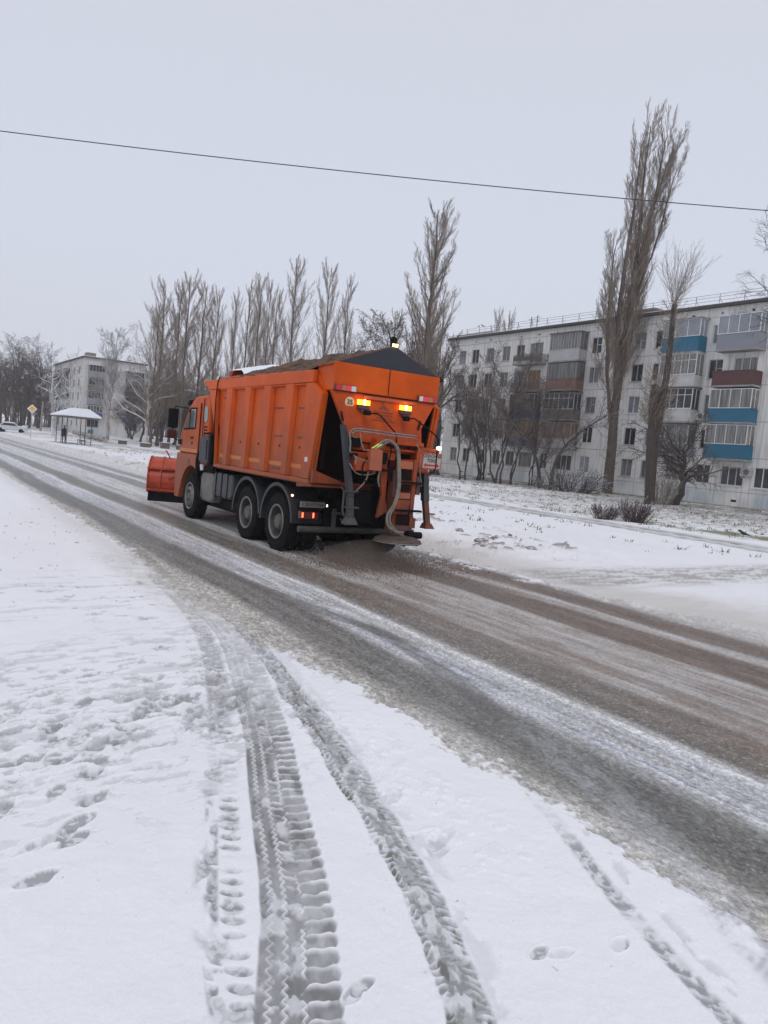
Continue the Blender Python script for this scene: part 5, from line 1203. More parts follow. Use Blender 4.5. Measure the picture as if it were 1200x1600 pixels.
def _(q): q.tube([(XL-.014, 16.40, 3.30), (XL-.02, 16.48, 3.18), (XL-.02, 16.53, 2.85), (XL-.018, 16.50, 2.2), (XL-.02, 16.45, 1.9), (XL-.02, 16.55, 1.5)], .011, 6)
pb('black_cable', M_blk, _)
def _(q):
    q.hexa([(XL+.08, 16.42, 1.32), (XR-.08, 16.42, 1.32), (XR-.08, 17.0, 3.02), (XL+.08, 17.0, 3.02)], [(XL+.08, 16.37, 1.32), (XR-.08, 16.37, 1.32), (XR-.08, 16.94, 3.02), (XL+.08, 16.94, 3.02)])
    q.prism([(16.94, 3.02), (17.0, 3.24), (17.36, 3.26), (17.38, 3.16), (17.14, 3.10), (17.0, 2.99)], (XL-.01, XR+.01))
    q.prism([(XL+.3, 3.25), (XR-.3, 3.25), (XR-.55, 3.58), (XC+.3, 3.66), (XC-.3, 3.66), (XL+.55, 3.58)], (16.9, 16.96), 'y')
pb('front_board', M_or, _, bevel=.01)
pb('body_floor', M_dk, lambda q: q.box(XL+.14, XR-.14, 12.0, 16.4, 1.32, 1.40))
def _(q):
    q.hexa([(XL+.13, 12.55, 1.41), (XR-.13, 12.55, 1.41), (XR-.13, 12.05, 3.0), (XL+.13, 12.05, 3.0)], [(XL+.13, 12.5, 1.41), (XR-.13, 12.5, 1.41), (XR-.13, 12.0, 3.0), (XL+.13, 12.0, 3.0)])
    q.box(XL+.3, XL+.38, 11.92, 12.0, 1.6, 2.9); q.box(XR-.38, XR-.3, 11.92, 12.0, 1.6, 2.9)
pb('inner_tailgate', M_dk, _)  # dark panel added behind the hopper, shade of the void put into its colour
def _(q):
    q.hexa([(XL+.01, 11.74, 1.36), (XR-.01, 11.74, 1.36), (XR-.01, 11.60, 1.30), (XL+.01, 11.60, 1.30)], [(XL+.01, 12.2, 1.38), (XR-.01, 12.2, 1.38), (XR-.01, 12.2, 1.25), (XL+.01, 12.2, 1.25)])
    q.prism([(XL+.01, 1.36), (XL+.62, 1.36), (XL+.6, 1.40), (XL+.02, 1.58)], (11.62, 11.68), 'y')
    q.prism([(XR-.01, 1.36), (XR-.62, 1.36), (XR-.6, 1.40), (XR-.02, 1.58)], (11.62, 11.68), 'y')
pb('body_sill', M_or2, _)
# sand heap, mounded to a ridge
def _(q):
    nx, ny = 46, 110; rs = np.random.RandomState(2); gx = np.linspace(XL+.05, XR-.05, nx); gy = np.linspace(11.36, 17.2, ny)
    X_, Y_ = np.meshgrid(gx, gy, indexing='ij'); u = np.clip(1-np.abs(X_-XC)/1.18, 0, 1)
    ridge_ = np.interp(Y_, [11.3, 12.2, 13.5, 15.2, 16.2, 16.9, 17.2], [3.79, 3.76, 3.78, 3.74, 3.66, 3.56, 3.52])
    edge = np.interp(Y_, [11.3, 11.8, 12.2, 14.5, 16.9], [3.36, 3.34, 3.27, 3.28, 3.24])
    n_ = fbm(X_*3.2, Y_*3.2, 71, 4)
    Z_ = edge+(ridge_-edge)*u**.92+(n_-.5)*.20*np.minimum(1, u*4+.2)*ss(Y_, 11.4, 12.0)+(fbm(X_*14, Y_*14, 72, 2)-.5)*.045
    vs = list(zip(X_.ravel(), Y_.ravel(), Z_.ravel())); fs = [(i*ny+j, (i+1)*ny+j, (i+1)*ny+j+1, i*ny+j+1) for i in range(nx-1) for j in range(ny-1) if Y_[i, j] < 16.85]
    q.add(vs, fs)
pb('sand_load', M_sand, _, smooth=True)
def _(q):
    gx = np.linspace(XL+.40, XR-.40, 24); gy = np.linspace(15.9, 17.02, 16); X_, Y_ = np.meshgrid(gx, gy, indexing='ij'); u = np.clip(1-np.abs(X_-XC)/1.18, 0, 1)
    rg = np.interp(Y_, [15.2, 16.2, 16.9, 17.2], [3.74, 3.69, 3.70, 3.66]); Z_ = 3.30+(rg-3.30)*u**.75+.05+(fbm(X_*4, Y_*4, 79, 3)-.5)*.05-.16*(1-ss(Y_, 15.9, 16.25))-.12*ss(Y_, 16.95, 17.02)
    q.add(list(zip(X_.ravel(), Y_.ravel(), Z_.ravel())), [(i*16+j, (i+1)*16+j, (i+1)*16+j+1, i*16+j+1) for i in range(23) for j in range(15)])
pb('snow_on_load', M_snow, _, smooth=True)
def _(q):
    for i, (x, y) in enumerate([(XL+.12, 16.2), (XL+.10, 15.6), (XL+.13, 15.0), (XL+.1, 14.3), (XL+.12, 13.7), (XL+.11, 13.1)]): q.box(x-.06, x+.30-.03*i, y-.27, y+.24, 3.272, 3.30-.001*i)
pb('top_flange', M_orf, _)
# ---- header above the spreader, with its dark gable
def _(q):
    q.prism([(11.32, 2.93), (11.30, 3.40), (11.92, 3.36), (11.92, 3.0), (11.72, 2.93)], (6.02, 8.16)); 
hd = pb('header_box', M_or, _, bevel=.012)
def _(q): q.box(7.085, 7.095, 11.292, 11.30, 2.96, 3.40); q.box(6.03, 8.15, 11.30, 11.316, 2.93, 2.945)
pb('header_seam', M_dk, _, hd)
def _(q): q.prism([(6.10, 3.402), (8.12, 3.402), (7.15, 3.80)], (11.33, 11.37), 'y')
pb('gable_cover', mat('dark_grey_tarpaulin', (.028, .031, .040), .7), _, hd)
def _(q): q.tube([(6.08, 11.34, 3.40), (7.15, 11.34, 3.81), (8.14, 11.34, 3.40)], .014, 6)
pb('gable_edge', M_brown, _, hd)
def _(q): q.cyl((7.17, 11.42, 3.80), .05, .09, 'z', 12); q.lathe([(.055, 0), (.062, .03), (.055, .08), (.03, .10)], (7.18, 11.42, 3.885), 'z', 14)
bc = pb('roof_beacon', M_blk, _, hd, smooth=True)
def _(q): q.box(7.10, 7.20, 11.30, 11.325, 3.80, 3.845)
pb('beacon_lens', M_yl, _, bc)
# ---- spreader hopper face
def _(q):
    pg = [(6.00, 2.925), (8.13, 2.925), (8.05, 2.83), (7.80, 2.45), (7.80, 2.12), (6.36, 2.12), (6.27, 2.30)]
    n = len(pg); f_ = lambda z: 11.32-.16*(2.925-z)/.805
    q.add([(a, f_(z), z) for a, z in pg]+[(a, f_(z)+.08, z) for a, z in pg], [tuple(range(n)), tuple(range(n, 2*n))[::-1]]+[(i, (i+1) % n, n+(i+1) % n, n+i) for i in range(n)])
hp = pb('hopper', M_or2, _, bevel=.006)
yf = lambda z: 11.32-.16*(2.925-z)/.805      # hopper face plane
def _(q):
    q.box(6.60, 7.65, yf(2.93)-.05, yf(2.93)-.004, 2.855, 2.90)
pb('hopper_ledge', M_orf, _, hp)
for (x, z, s_) in ((6.185, 2.51, -1), (7.745, 2.50, 1)):
    def _(q):
        q.prism([(x+s_*.035, z+.085), (x+s_*.01, z+.09), (x-s_*.04, z-.05), (x-s_*.035, z-.085), (x, z-.08), (x+s_*.028, z+.02)], (yf(z)-.018, yf(z)-.002), 'y')
    pb('lifting_slot', M_black, _, hp)
def _(q):   # worn stencil on the panel
    q.prism([(6.90, 2.70), (7.0, 2.79), (7.0, 2.70)], (yf(2.74)-.012, yf(2.74)-.006), 'y'); q.prism([(7.02, 2.79), (7.12, 2.70), (7.02, 2.70)], (yf(2.74)-.012, yf(2.74)-.006), 'y'); q.prism([(6.96, 2.84), (7.05, 2.84), (7.005, 2.795)], (yf(2.82)-.012, yf(2.82)-.006), 'y')
    for k, (a, b) in enumerate(((6.80, 7.20), (6.82, 7.18), (6.86, 7.16), (6.76, 7.22))): z = 2.655-.048*k; q.box(a, b, yf(z)-.011, yf(z)-.006, z, z+.014)
pb('worn_stencil', mat('worn_stencil_ink', (.24, .055, .025), .7), _, hp)
# red/white marker bars
for s_, xs_ in ((0, 6.05), (1, 7.72)):
    def _(q): q.box(xs_-.01, xs_+.40, 11.275, 11.31, 2.955 if 0 else 2.93, 3.035)
    mb_ = pb('marker_bar', M_brown, _, hd)
    seg = [(0, .11, M_red), (.11, .19, mat('amber_reflector', (.45, .16, .04), .4)), (.19, .29, M_redl), (.29, .385, M_wht)]
    if s_: seg = [(.005, .085, M_wht), (.085, .2, M_redl), (.2, .3, mat('amber_reflector', (.45, .16, .04), .4)), (.3, .39, M_red)]
    for a, b, mm in seg: pb('reflector', mm, lambda q: q.box(xs_+a+.003, xs_+b-.003, 11.262, 11.274, 2.94, 3.025), mb_)
# speed disc, 35
def _(q): q.cyl((6.335, yf(2.76)-.012, 2.76), .088, .008, 'y', 28)
d35 = pb('speed_disc', mat('cream_disc', (.72, .52, .33), .5), _, hp)
text_mesh('35', .115, 'speed_number', M_ink, d35, (6.337, yf(2.76)-.0145, 2.758), ROT_REAR, .001, .003)
# amber lamps
for xl in (6.58, 7.43):
    z = 2.785; y = yf(z)-.06
    def _(q): q.box(xl-.11, xl+.11, y-.03, y+.055, z-.115, z-.048); q.box(xl-.05, xl+.05, y-.02, y+.05, z-.17, z-.117)
    lb = pb('amber_beacon', M_brown, _, hp, bevel=.006)
    def _(q):
        for k in range(5):
            xx = xl-.105+.052*k; q.tube([(xx, y, z-.045), (xx, y, z+.035)], .020, 10)
    pb('lamp_lens', M_amb, _, lb, smooth=True)
    pb('lamp_core', M_ambc, lambda q: q.tube([(xl+.01, y-.012, z-.04), (xl+.01, y-.012, z+.038)], .021, 10), lb)
# lamp arms
def _(q): q.tube([(6.60, 11.08, 2.60), (6.75, 11.05, 2.615), (6.80, 11.03, 2.59), (7.10, 11.0, 2.34), (7.13, 10.98, 2.28), (7.17, 10.97, 1.78), (7.14, 11.0, 1.73)], .013, 8); q.box(6.55, 6.63, 11.05, 11.16, 2.57, 2.65)
pb('lamp_arm', M_blk, _, hp, smooth=True)
def _(q): q.tube([(7.38, 11.08, 2.585), (7.5, 11.05, 2.61), (7.55, 11.03, 2.585), (7.98, 11.0, 2.35), (8.01, 10.98, 2.29), (8.01, 10.98, 1.80), (7.98, 10.99, 1.71), (7.90, 11.0, 1.69)], .013, 8); q.box(7.34, 7.42, 11.05, 11.16, 2.55, 2.63)
wa = pb('lamp_arm', M_blk, _, hp, smooth=True)
pb('work_lamp', M_work, lambda q: q.lathe([(.01, 0), (.028, .01), (.034, .04), (.032, .08), (.012, .095)], (7.99, 10.97, 2.14), 'x', 14), wa, smooth=True)
# ---- spreader frame, chute, spinner
def _(q):
    q.box(6.75, 7.72, 10.98, 11.14, 2.13, 2.20); q.box(6.80, 7.60, 11.0, 11.1, 2.02, 2.06); q.box(6.72, 6.80, 10.98, 11.15, 1.62, 2.13); q.box(7.60, 7.78, 11.0, 11.2, 1.70, 2.13)
    q.box(7.78, 8.1, 11.06, 11.12, 2.06, 2.12); q.prism([(6.80, 2.125), (7.05, 2.125), (7.05, 1.2), (7.12, .98), (6.92, .86), (6.98, 1.25), (6.90, 1.66)], (11.02, 11.10), 'y')
    q.box(6.45, 7.9, 11.2, 11.26, 1.98, 2.10); q.box(7.7, 8.0, 11.08, 11.18, 1.64, 1.70); q.box(6.35, 6.72, 11.1, 11.16, 1.64, 1.95)
    q.box(6.45, 7.0, 11.42, 11.47, 1.36, 1.40)
sf = pb('spreader_frame', M_or2, _, bevel=.008)
def _(q):
    q.box(7.05, 7.16, 11.0, 11.02, 1.5, 1.75)
pb('frame_opening', M_dk, _, sf)
for x in (6.95, 7.2, 7.42): pb('frame_opening', M_dk, lambda q: q.box(x, x+.16, 10.965, 10.979, 2.085, 2.12), sf)
def _(q):
    q.prism([(7.16, 1.88), (7.56, 1.89), (7.58, 1.70), (7.54, 1.36), (7.60, 1.28), (7.52, 1.18), (7.50, .66), (7.18, .66), (7.16, 1.2), (7.18, 1.7)], (10.92, 11.16), 'y')
    q.prism([(7.12, 1.20), (7.48, 1.20), (7.44, .95), (7.16, .95)], (10.88, 10.92), 'y'); q.box(7.48, 7.56, 10.88, 11.2, .66, 1.9)
ch = pb('chute', M_or2, _, bevel=.008)
for bb in ((7.24, 7.46, 10.90, 10.918, 1.54, 1.72), (7.22, 7.48, 10.865, 10.882, .78, .95), (7.27, 7.45, 10.90, 10.918, 1.34, 1.46)): pb('chute_opening', M_dk, lambda q: q.box(*bb), ch)
def _(q): q.box(7.16, 7.68, 10.82, 10.91, 1.485, 1.52); q.box(7.18, 7.68, 10.80, 10.87, 1.005, 1.04)
pb('step', M_blk, _, ch)
def _(q):
    q.box(7.20, 7.46, 10.87, 10.919, 1.73, 1.86); q.box(7.20, 7.46, 10.87, 10.91, 1.22, 1.32)
pb('chute_cover', M_orf, _, ch, bevel=.01)
def _(q):
    q.lathe([(.08, .20), (.10, .13), (.30, .10), (.40, .06), (.415, .02), (.41, 0), (.36, .0)], (7.28, 10.88, .47), 'z', 36)
    for k in range(6):
        a = k*math.pi/3+.3; c, s_ = math.cos(a), math.sin(a); q.hexa([(7.28+.1*c, 10.88+.1*s_, .44), (7.28+.36*c, 10.88+.36*s_, .44), (7.28+.36*c, 10.88+.36*s_, .47), (7.28+.1*c, 10.88+.1*s_, .47)], [(7.28+.1*c-.008*s_, 10.88+.1*s_+.008*c, .44), (7.28+.36*c-.008*s_, 10.88+.36*s_+.008*c, .44), (7.28+.36*c-.008*s_, 10.88+.36*s_+.008*c, .47), (7.28+.1*c-.008*s_, 10.88+.1*s_+.008*c, .47)])
spn = pb('spinner', mat('dirty_spinner_steel', (.085, .065, .055), .6, metal=.3, col2=(.14, .10, .08), nscale=8), _, smooth=True)
def _(q): q.cyl((7.50, 10.86, .60), .06, .24, 'x', 14); q.box(7.44, 7.52, 10.8, 10.94, .55, .68)
pb('spinner_motor', M_blk, _, spn)
def _(q): q.tube([(7.28+.418*math.cos(a), 10.88+.418*math.sin(a), .485) for a in np.linspace(0, 2*math.pi, 40)], .009, 6)
pb('spinner_rim', M_pipe, _, spn)
# hydraulic block and valve boxes
def _(q): q.prism([(6.60, 2.0), (6.70, 2.03), (6.83, 2.01), (6.84, 1.66), (6.60, 1.665)], (10.88, 11.02), 'y')
cb = pb('control_box', M_orf, _, bevel=.01)
pb('valve_block', M_or2, lambda q: q.box(6.38, 6.60, 10.96, 11.1, 1.64, 1.84), bevel=.01)
def _(q): q.box(6.84, 6.93, 10.9, 11.0, 1.78, 1.98); q.box(6.86, 6.97, 10.9, 11.0, 1.66, 1.70); q.box(6.32, 6.52, 11.1, 11.25, 2.02, 2.18); q.box(6.3, 6.42, 10.98, 11.06, 1.86, 1.93)
pb('valve', M_blk, _, bevel=.01)
def _(q):
    q.tube([(6.28, 11.02, 1.93), (6.26, 11.0, 2.1), (6.23, 11.0, 2.22), (6.25, 11.0, 2.29), (6.32, 11.0, 2.325), (6.6, 10.99, 2.33), (7.0, 10.98, 2.315), (7.54, 10.98, 2.31)], .015, 8)
    q.tube([(6.40, 11.04, 2.18), (6.30, 11.02, 2.19), (6.28, 11.0, 2.24), (6.33, 11.0, 2.29), (6.6, 10.97, 2.285), (7.0, 10.96, 2.27), (7.5, 10.96, 2.27), (7.55, 10.96, 2.22)], .014, 8)
    q.tube([(6.42, 11.0, 2.3), (6.46, 11.0, 2.12), (6.52, 10.98, 1.98), (6.6, 10.96, 2.0)], .010, 6)
    q.tube([(6.30, 11.0, 1.93), (6.36, 10.98, 1.86), (6.42, 10.96, 1.84), (6.6, 10.95, 1.80)], .012, 6); q.tube([(6.38, 10.97, 1.88), (6.37, 10.97, 1.74)], .014, 6)
pb('hydraulic_pipes', M_pipe, _, smooth=True)
def hose(pts, r, ribs=False):
    S = [Vector(p) for p in pts]; out = []
    for i in range(len(S)-1):
        p0, p1, p2, p3 = S[max(i-1, 0)], S[i], S[i+1], S[min(i+2, len(S)-1)]
        for k in range(8):
            t = k/8; out.append(.5*((2*p1)+(-p0+p2)*t+(2*p0-5*p1+4*p2-p3)*t*t+(-p0+3*p1-3*p2+p3)*t**3))
    out.append(S[-1])
    if ribs:
        o2 = []; 
        for i in range(len(out)-1):
            for k in range(3): o2.append(out[i].lerp(out[i+1], k/3))
        out = o2+[out[-1]]; return out, [r*(1+.12*(j % 2)) for j in range(len(out))]
    return out, r
for dx, dz in ((0, 0), (.05, -.02)):
    P, rr_ = hose([(6.68+dx, 10.90, 2.04+dz), (6.80+dx, 10.86, 2.16+dz), (6.93+dx*.6, 10.84, 2.18+dz), (7.06+dx*.5, 10.82, 2.06), (7.12+dx*.6, 10.82, 1.76), (7.14+dx*.6, 10.80, 1.40), (7.08+dx*.6, 10.78, 1.14), (6.97+dx, 10.78, .95), (6.98+dx, 10.76, .78-dz), (7.12+dx, 10.74, .67), (7.32, 10.78, .60+dx)], .021, True)
    q = MB(); q.tube(P, rr_, 9); q.build('hydraulic_hose', M_hose, TR, smooth=True)
P, rr_ = hose([(6.64, 10.98, 1.64), (6.60, 10.98, 1.48), (6.50, 11.05, 1.32), (6.44, 11.1, 1.24)], .014); q = MB(); q.tube(P, rr_, 8); q.build('hydraulic_hose', M_hose, TR, smooth=True)
for sgn in (0, .06):
    P, rr_ = hose([(6.62+sgn, 10.90, 2.03), (6.67+sgn, 10.87, 2.07), (6.72+sgn, 10.86, 2.11)], .012); q = MB(); q.tube(P, rr_, 8); q.build('yellow_hose_sleeve', mat('glowing_yellow_green_sleeve', (.62, .66, .12), .4, emit=(.8, .9, .2), es=.15), TR)  # faint emission added to the sleeve, which is no lamp
# left and right support legs
def _(q):
    q.hexa([(6.12, 11.06, 2.37), (6.20, 11.06, 2.37), (6.46, 11.06, 1.20), (6.35, 11.06, 1.20)], [(6.12, 11.16, 2.37), (6.20, 11.16, 2.37), (6.46, 11.16, 1.20), (6.35, 11.16, 1.20)])
    q.hexa([(6.35, 11.06, 1.198), (6.45, 11.06, 1.198), (6.49, 11.06, .86), (6.38, 11.06, .86)], [(6.35, 11.16, 1.198), (6.45, 11.16, 1.198), (6.49, 11.16, .86), (6.38, 11.16, .86)])
    q.hexa([(6.38, 11.04, .858), (6.49, 11.04, .858), (6.55, 11.0, .73), (6.33, 11.0, .73)], [(6.38, 11.18, .858), (6.49, 11.18, .858), (6.55, 11.22, .73), (6.33, 11.22, .73)])
    q.box(6.31, 6.56, 11.03, 11.17, 1.0, 1.03); q.box(6.28, 6.52, 11.03, 11.17, 1.27, 1.30)
    q.tube([(6.22, 11.12, 1.35), (6.29, 11.12, 1.28), (6.29, 11.12, .95), (6.33, 11.12, .86)], .020, 6)
pb('support_leg', M_steel, _, bevel=.006)
def _(q): q.hexa([(7.84, 11.06, 1.66), (7.94, 11.06, 1.66), (8.01, 11.06, 1.19), (7.88, 11.06, 1.19)], [(7.84, 11.16, 1.66), (7.94, 11.16, 1.66), (8.01, 11.16, 1.19), (7.88, 11.16, 1.19)])
lg = pb('support_leg', M_steel, _, bevel=.006)
def _(q):
    q.hexa([(7.90, 11.07, 1.188), (8.0, 11.07, 1.188), (8.08, 11.07, .80), (7.98, 11.07, .80)], [(7.90, 11.15, 1.188), (8.0, 11.15, 1.188), (8.08, 11.15, .80), (7.98, 11.15, .80)])
    q.hexa([(7.97, 11.05, .798), (8.09, 11.05, .798), (8.15, 11.02, .70), (7.94, 11.02, .70)], [(7.97, 11.17, .798), (8.09, 11.17, .798), (8.15, 11.2, .70), (7.94, 11.2, .70)]); q.box(7.97, 8.16, 11.06, 11.12, .95, .975)
pb('leg_foot', mat('rusty_leg_paint', (.20, .06, .03), .8, col2=(.10, .05, .035), nscale=9), _, lg)
def _(q): q.prism([(7.66, 1.68), (7.86, 1.68), (7.88, 1.60), (7.88, 1.34), (7.74, 1.36), (7.68, 1.45)], (11.08, 11.3), 'y')
pb('hydraulic_unit', M_blk, _, bevel=.01)
# danger sign
def _(q): q.box(7.70, 8.13, 10.985, 10.997, 1.755, 2.05)
sg = pb('danger_sign', mat('faded_red_border', (.42, .07, .05), .6), _)
pb('sign_face', M_sign, lambda q: q.box(7.722, 8.108, 10.979, 10.9845, 1.778, 2.028), sg)
text_mesh('ОПАСНАЯ', .083, 'sign_text', M_ink, sg, (7.915, 10.977, 1.988), ROT_REAR, .001, .002, .92)
text_mesh('ЗОНА', .083, 'sign_text', M_ink, sg, (7.915, 10.977, 1.908), ROT_REAR, .001, .002, .92)
pb('red_arrow', M_rink, lambda q: q.prism([(7.745, 1.828), (7.80, 1.862), (7.80, 1.843), (8.03, 1.843), (8.03, 1.862), (8.085, 1.828), (8.03, 1.794), (8.03, 1.813), (7.80, 1.813), (7.80, 1.794)], (10.974, 10.978), 'y'), sg)
# rear lamps, plate, underrun bar
def _(q): q.box(5.96, 6.30, 11.98, 12.10, .70, .83)
tl = pb('tail_lamp', M_taild, _, bevel=.01)
for xx in (5.99, 6.20): pb('lit_bulb', M_tail, lambda q: q.box(xx-.012, xx+.012, 11.972, 11.979, .725, .812), tl)
def _(q): q.box(8.0, 8.34, 11.98, 12.10, .70, .83)
pb('tail_lamp', M_taild, _, bevel=.01)
pb('plate_bracket', M_blk, lambda q: q.box(5.90, 6.55, 12.0, 12.06, .86, 1.04))
pl = pb('licence_plate', M_plate, lambda q: q.box(5.93, 6.41, 11.985, 11.997, .905, 1.005))
text_mesh('К281КА164', .088, 'plate_text', M_ink, pl, (6.17, 11.983, .952), ROT_REAR, .001, .0015, .98)
pb('marker_lamp', M_mark, lambda q: q.lathe([(.01, 0), (.022, .01), (.022, .03)], (5.905, 12.25, 1.08), 'y', 10))
pb('side_marker_lamp', M_work, lambda q: q.box(6.455, 6.475, 11.99, 11.999, .93, .965))
def _(q): q.cyl((5.94, 12.0, .52), .055, 2.42, 'x', 14); q.box(6.6, 6.66, 11.98, 12.04, .52, .9); q.box(7.7, 7.76, 11.98, 12.04, .52, .9)
pb('underrun_bar', mat('muddy_bar', (.085, .075, .068), .7, col2=(.04, .035, .03), nscale=6), _, smooth=True)
def _(q):
    q.box(6.5, 7.9, 12.1, 12.2, .55, 1.2); q.box(6.6, 6.95, 11.3, 11.5, .75, 1.3); q.box(7.12, 7.6, 11.2, 11.9, .7, 1.5)
pb('rear_crossmember', M_blk, _)
P, rr_ = hose([(6.35, 11.6, .85), (6.55, 11.5, .86), (6.62, 11.45, .76), (6.55, 11.45, .68), (6.48, 11.5, .78)], .018); q = MB(); q.tube(P, rr_, 8); q.build('trailer_hose', M_plas, TR, smooth=True)
# more clutter on the spreader: cable loops, clamps, bolts, guard plates
for pts_, r_, mm_ in (([(6.62, 10.98, 1.9), (6.50, 10.94, 1.72), (6.56, 10.95, 1.5), (6.75, 10.98, 1.42), (6.9, 10.99, 1.5)], .012, M_blk), ([(7.55, 11.0, 2.2), (7.64, 10.94, 2.0), (7.62, 10.92, 1.8), (7.7, 10.95, 1.55), (7.76, 11.0, 1.45)], .013, M_hose),
        ([(7.0, 10.97, 2.2), (7.02, 10.93, 2.0), (6.98, 10.93, 1.8), (7.02, 10.95, 1.6)], .011, M_blk), ([(6.30, 11.05, 1.75), (6.42, 11.0, 1.6), (6.62, 11.0, 1.58), (6.8, 11.02, 1.62)], .012, M_pipe), ([(7.18, 10.9, 1.15), (7.02, 10.86, .95), (7.05, 10.86, .75), (7.15, 10.88, .62)], .014, M_hose),
        ([(6.86, 10.98, 1.68), (6.84, 10.97, 1.52), (6.88, 10.98, 1.4)], .016, M_pipe)):
    P, rr_ = hose(pts_, r_); q = MB(); q.tube(P, rr_, 7); q.build('cable', mm_, TR, smooth=True)
for bb, mm_ in (((7.56, 7.70, 10.93, 10.99, 1.78, 2.06), M_or2), ((6.98, 7.12, 10.93, 10.99, 1.86, 1.98), M_or2), ((7.60, 7.68, 10.92, 10.98, 1.30, 1.62), M_brown), ((7.10, 7.16, 10.88, 10.94, 1.25, 1.7), M_brown), ((7.48, 7.6, 10.85, 10.9, .72, .9), M_or2), ((7.15, 7.5, 10.86, 10.885, .66, .76), M_brown)):
    pb('guard_plate', mm_, lambda q: q.box(*bb), sf, bevel=.006)
# ---- front plough
def plough():
    q = MB(); L0, L1 = Vector((5.84, 21.25)), Vector((8.95, 19.80)); 
    pf = [(-.10, .34), (-.17, .48), (-.20, .64), (-.19, .80), (-.13, .96), (-.03, 1.10), (.10, 1.21), (.26, 1.29), (.42, 1.31)]    # offset (forward +), z
    D = (L1-L0).normalized(); Nf = Vector((-D.y, D.x)) if D.x > 0 else Vector((D.y, -D.x))
    if Nf.y < 0: Nf = -Nf
    def P(t, o, z): p = L0+(L1-L0)*t+Nf*o; return (p.x, p.y, z)
    for i in range(len(pf)-1):
        a, b = pf[i], pf[i+1]; q.hexa([P(0, a[0], a[1]), P(1, a[0], a[1]), P(1, b[0], b[1]), P(0, b[0], b[1])], [P(0, a[0]+.02, a[1]), P(1, a[0]+.02, a[1]), P(1, b[0]+.02, b[1]-.004), P(0, b[0]+.02, b[1]-.004)])
    pw = q.build('plough_blade', M_orp, TR, smooth=True)
    r = MB()
    for t in (0.0, .10, .22, .36, .52, .68, .84, .98):
        for i in range(len(pf)-1):
            a, b = pf[i], pf[i+1]; w_ = .014
            r.hexa([P(t, a[0]-.07, a[1]), P(t+w_*.6, a[0]-.07, a[1]), P(t+w_*.6, b[0]-.07, b[1]+.02), P(t, b[0]-.07, b[1]+.02)], [P(t, a[0]-.001, a[1]), P(t+w_*.6, a[0]-.001, a[1]), P(t+w_*.6, b[0]-.001, b[1]), P(t, b[0]-.001, b[1])])
    for z in (.40, .98): r.hexa([P(0, -.24, z), P(1, -.24, z), P(1, -.24, z+.05), P(0, -.24, z+.05)], [P(0, -.10, z), P(1, -.10, z), P(1, -.10, z+.05), P(0, -.10, z+.05)])
    r.build('blade_rib', M_orp, pw)
    e_ = MB(); e_.hexa([P(0.01, -.13, .10), P(.99, -.13, .10), P(.99, -.11, .40), P(.01, -.11, .40)], [P(.01, -.09, .10), P(.99, -.09, .10), P(.99, -.075, .40), P(.01, -.075, .40)]); e_.build('rubber_edge', M_blk, pw)
    f_ = MB(); f_.box(6.7, 6.85, 19.2, 20.4, .45, .65); f_.box(7.5, 7.65, 19.2, 20.3, .45, .65); f_.box(6.3, 8.0, 19.22, 19.4, .5, 1.2); f_.tube([(6.9, 19.3, 1.15), (7.0, 20.2, .95)], .05, 8); f_.tube([(6.1, 19.3, 1.0), (6.2, 20.5, .75)], .035, 8)
    f_.build('plough_mount', M_orp, TR)
    g = MB(); p = P(.16, .05, 1.28); p2 = (p[0]-.10, p[1], 1.46); g.tube([p, p2], .014, 6); g.build('guide_rod', M_blk, pw)
    g = MB(); g.tube([p2, (p2[0]-.05, p2[1], 1.50)], .026, 8); g.build('rod_tip', M_redl, pw)
    bx = MB(); bx.box(6.55, 6.75, 19.2, 19.3, 1.15, 1.3); bx.build('head_lamp', M_work, TR)
plough()
# ================================================================ smaller things
def spray():
    """grit thrown by the spinner, lying and flying just behind the truck"""
    rs = np.random.RandomState(6); V = []; F_ = []
    n = 5200; a = rs.rand(n)*2*np.pi; d = .35+np.abs(rs.normal(size=n))*.75; x = 7.2+d*np.cos(a)*1.25-.1; y = 11.0+d*np.sin(a)*.9+.15; h = np.abs(rs.normal(size=n))*.14*np.exp(-d*.5)+.012
    ok = (h < .47) & (x > 5.6) & (x < 9.2); x, y, h = x[ok], y[ok], h[ok]; s = .0035+.006*rs.rand(len(x))
    T = np.array([(1, 1, 1), (-1, -1, 1), (-1, 1, -1), (1, -1, -1)]); P = np.stack([x, y, h], 1)[:, None, :]+T[None]*s[:, None, None]
    fs = [(4*i+a_, 4*i+b_, 4*i+c_) for i in range(len(x)) for a_, b_, c_ in ((0, 1, 2), (0, 3, 1), (0, 2, 3), (1, 3, 2))]
    q = MB(); q.add(P.reshape(-1, 3).tolist(), fs); o = q.build('grit_spray', mat('flying_grit', (.26, .19, .15), .95), None)
    o['label'] = 'brown grit flying and lying under the spinner behind the truck'; struct(o, 'stuff'); o['category'] = 'grit'
    # thin dust cloud of the same grit
    q = MB(); q.lathe([(.02, 0), (.9, .01), (1.0, .08), (.8, .24), (.45, .38), (.1, .44)], (7.0, 11.2, .02), 'z', 24); o = q.build('grit_dust', None, None); o.data.materials.clear()
    m = bpy.data.materials.new('grit_dust_volume'); m.use_nodes = True; n_ = m.node_tree; n_.nodes.clear(); out_ = n_.nodes.new('ShaderNodeOutputMaterial'); pv = n_.nodes.new('ShaderNodeVolumePrincipled')
    pv.inputs['Color'].default_value = (.50, .41, .35, 1); pv.inputs['Density'].default_value = .7; n_.links.new(pv.outputs[0], out_.inputs['Volume']); o.data.materials.append(m)
    o['label'] = 'thin brown dust cloud round the spinner at the back of the truck'; struct(o, 'stuff'); o['category'] = 'dust'
spray()
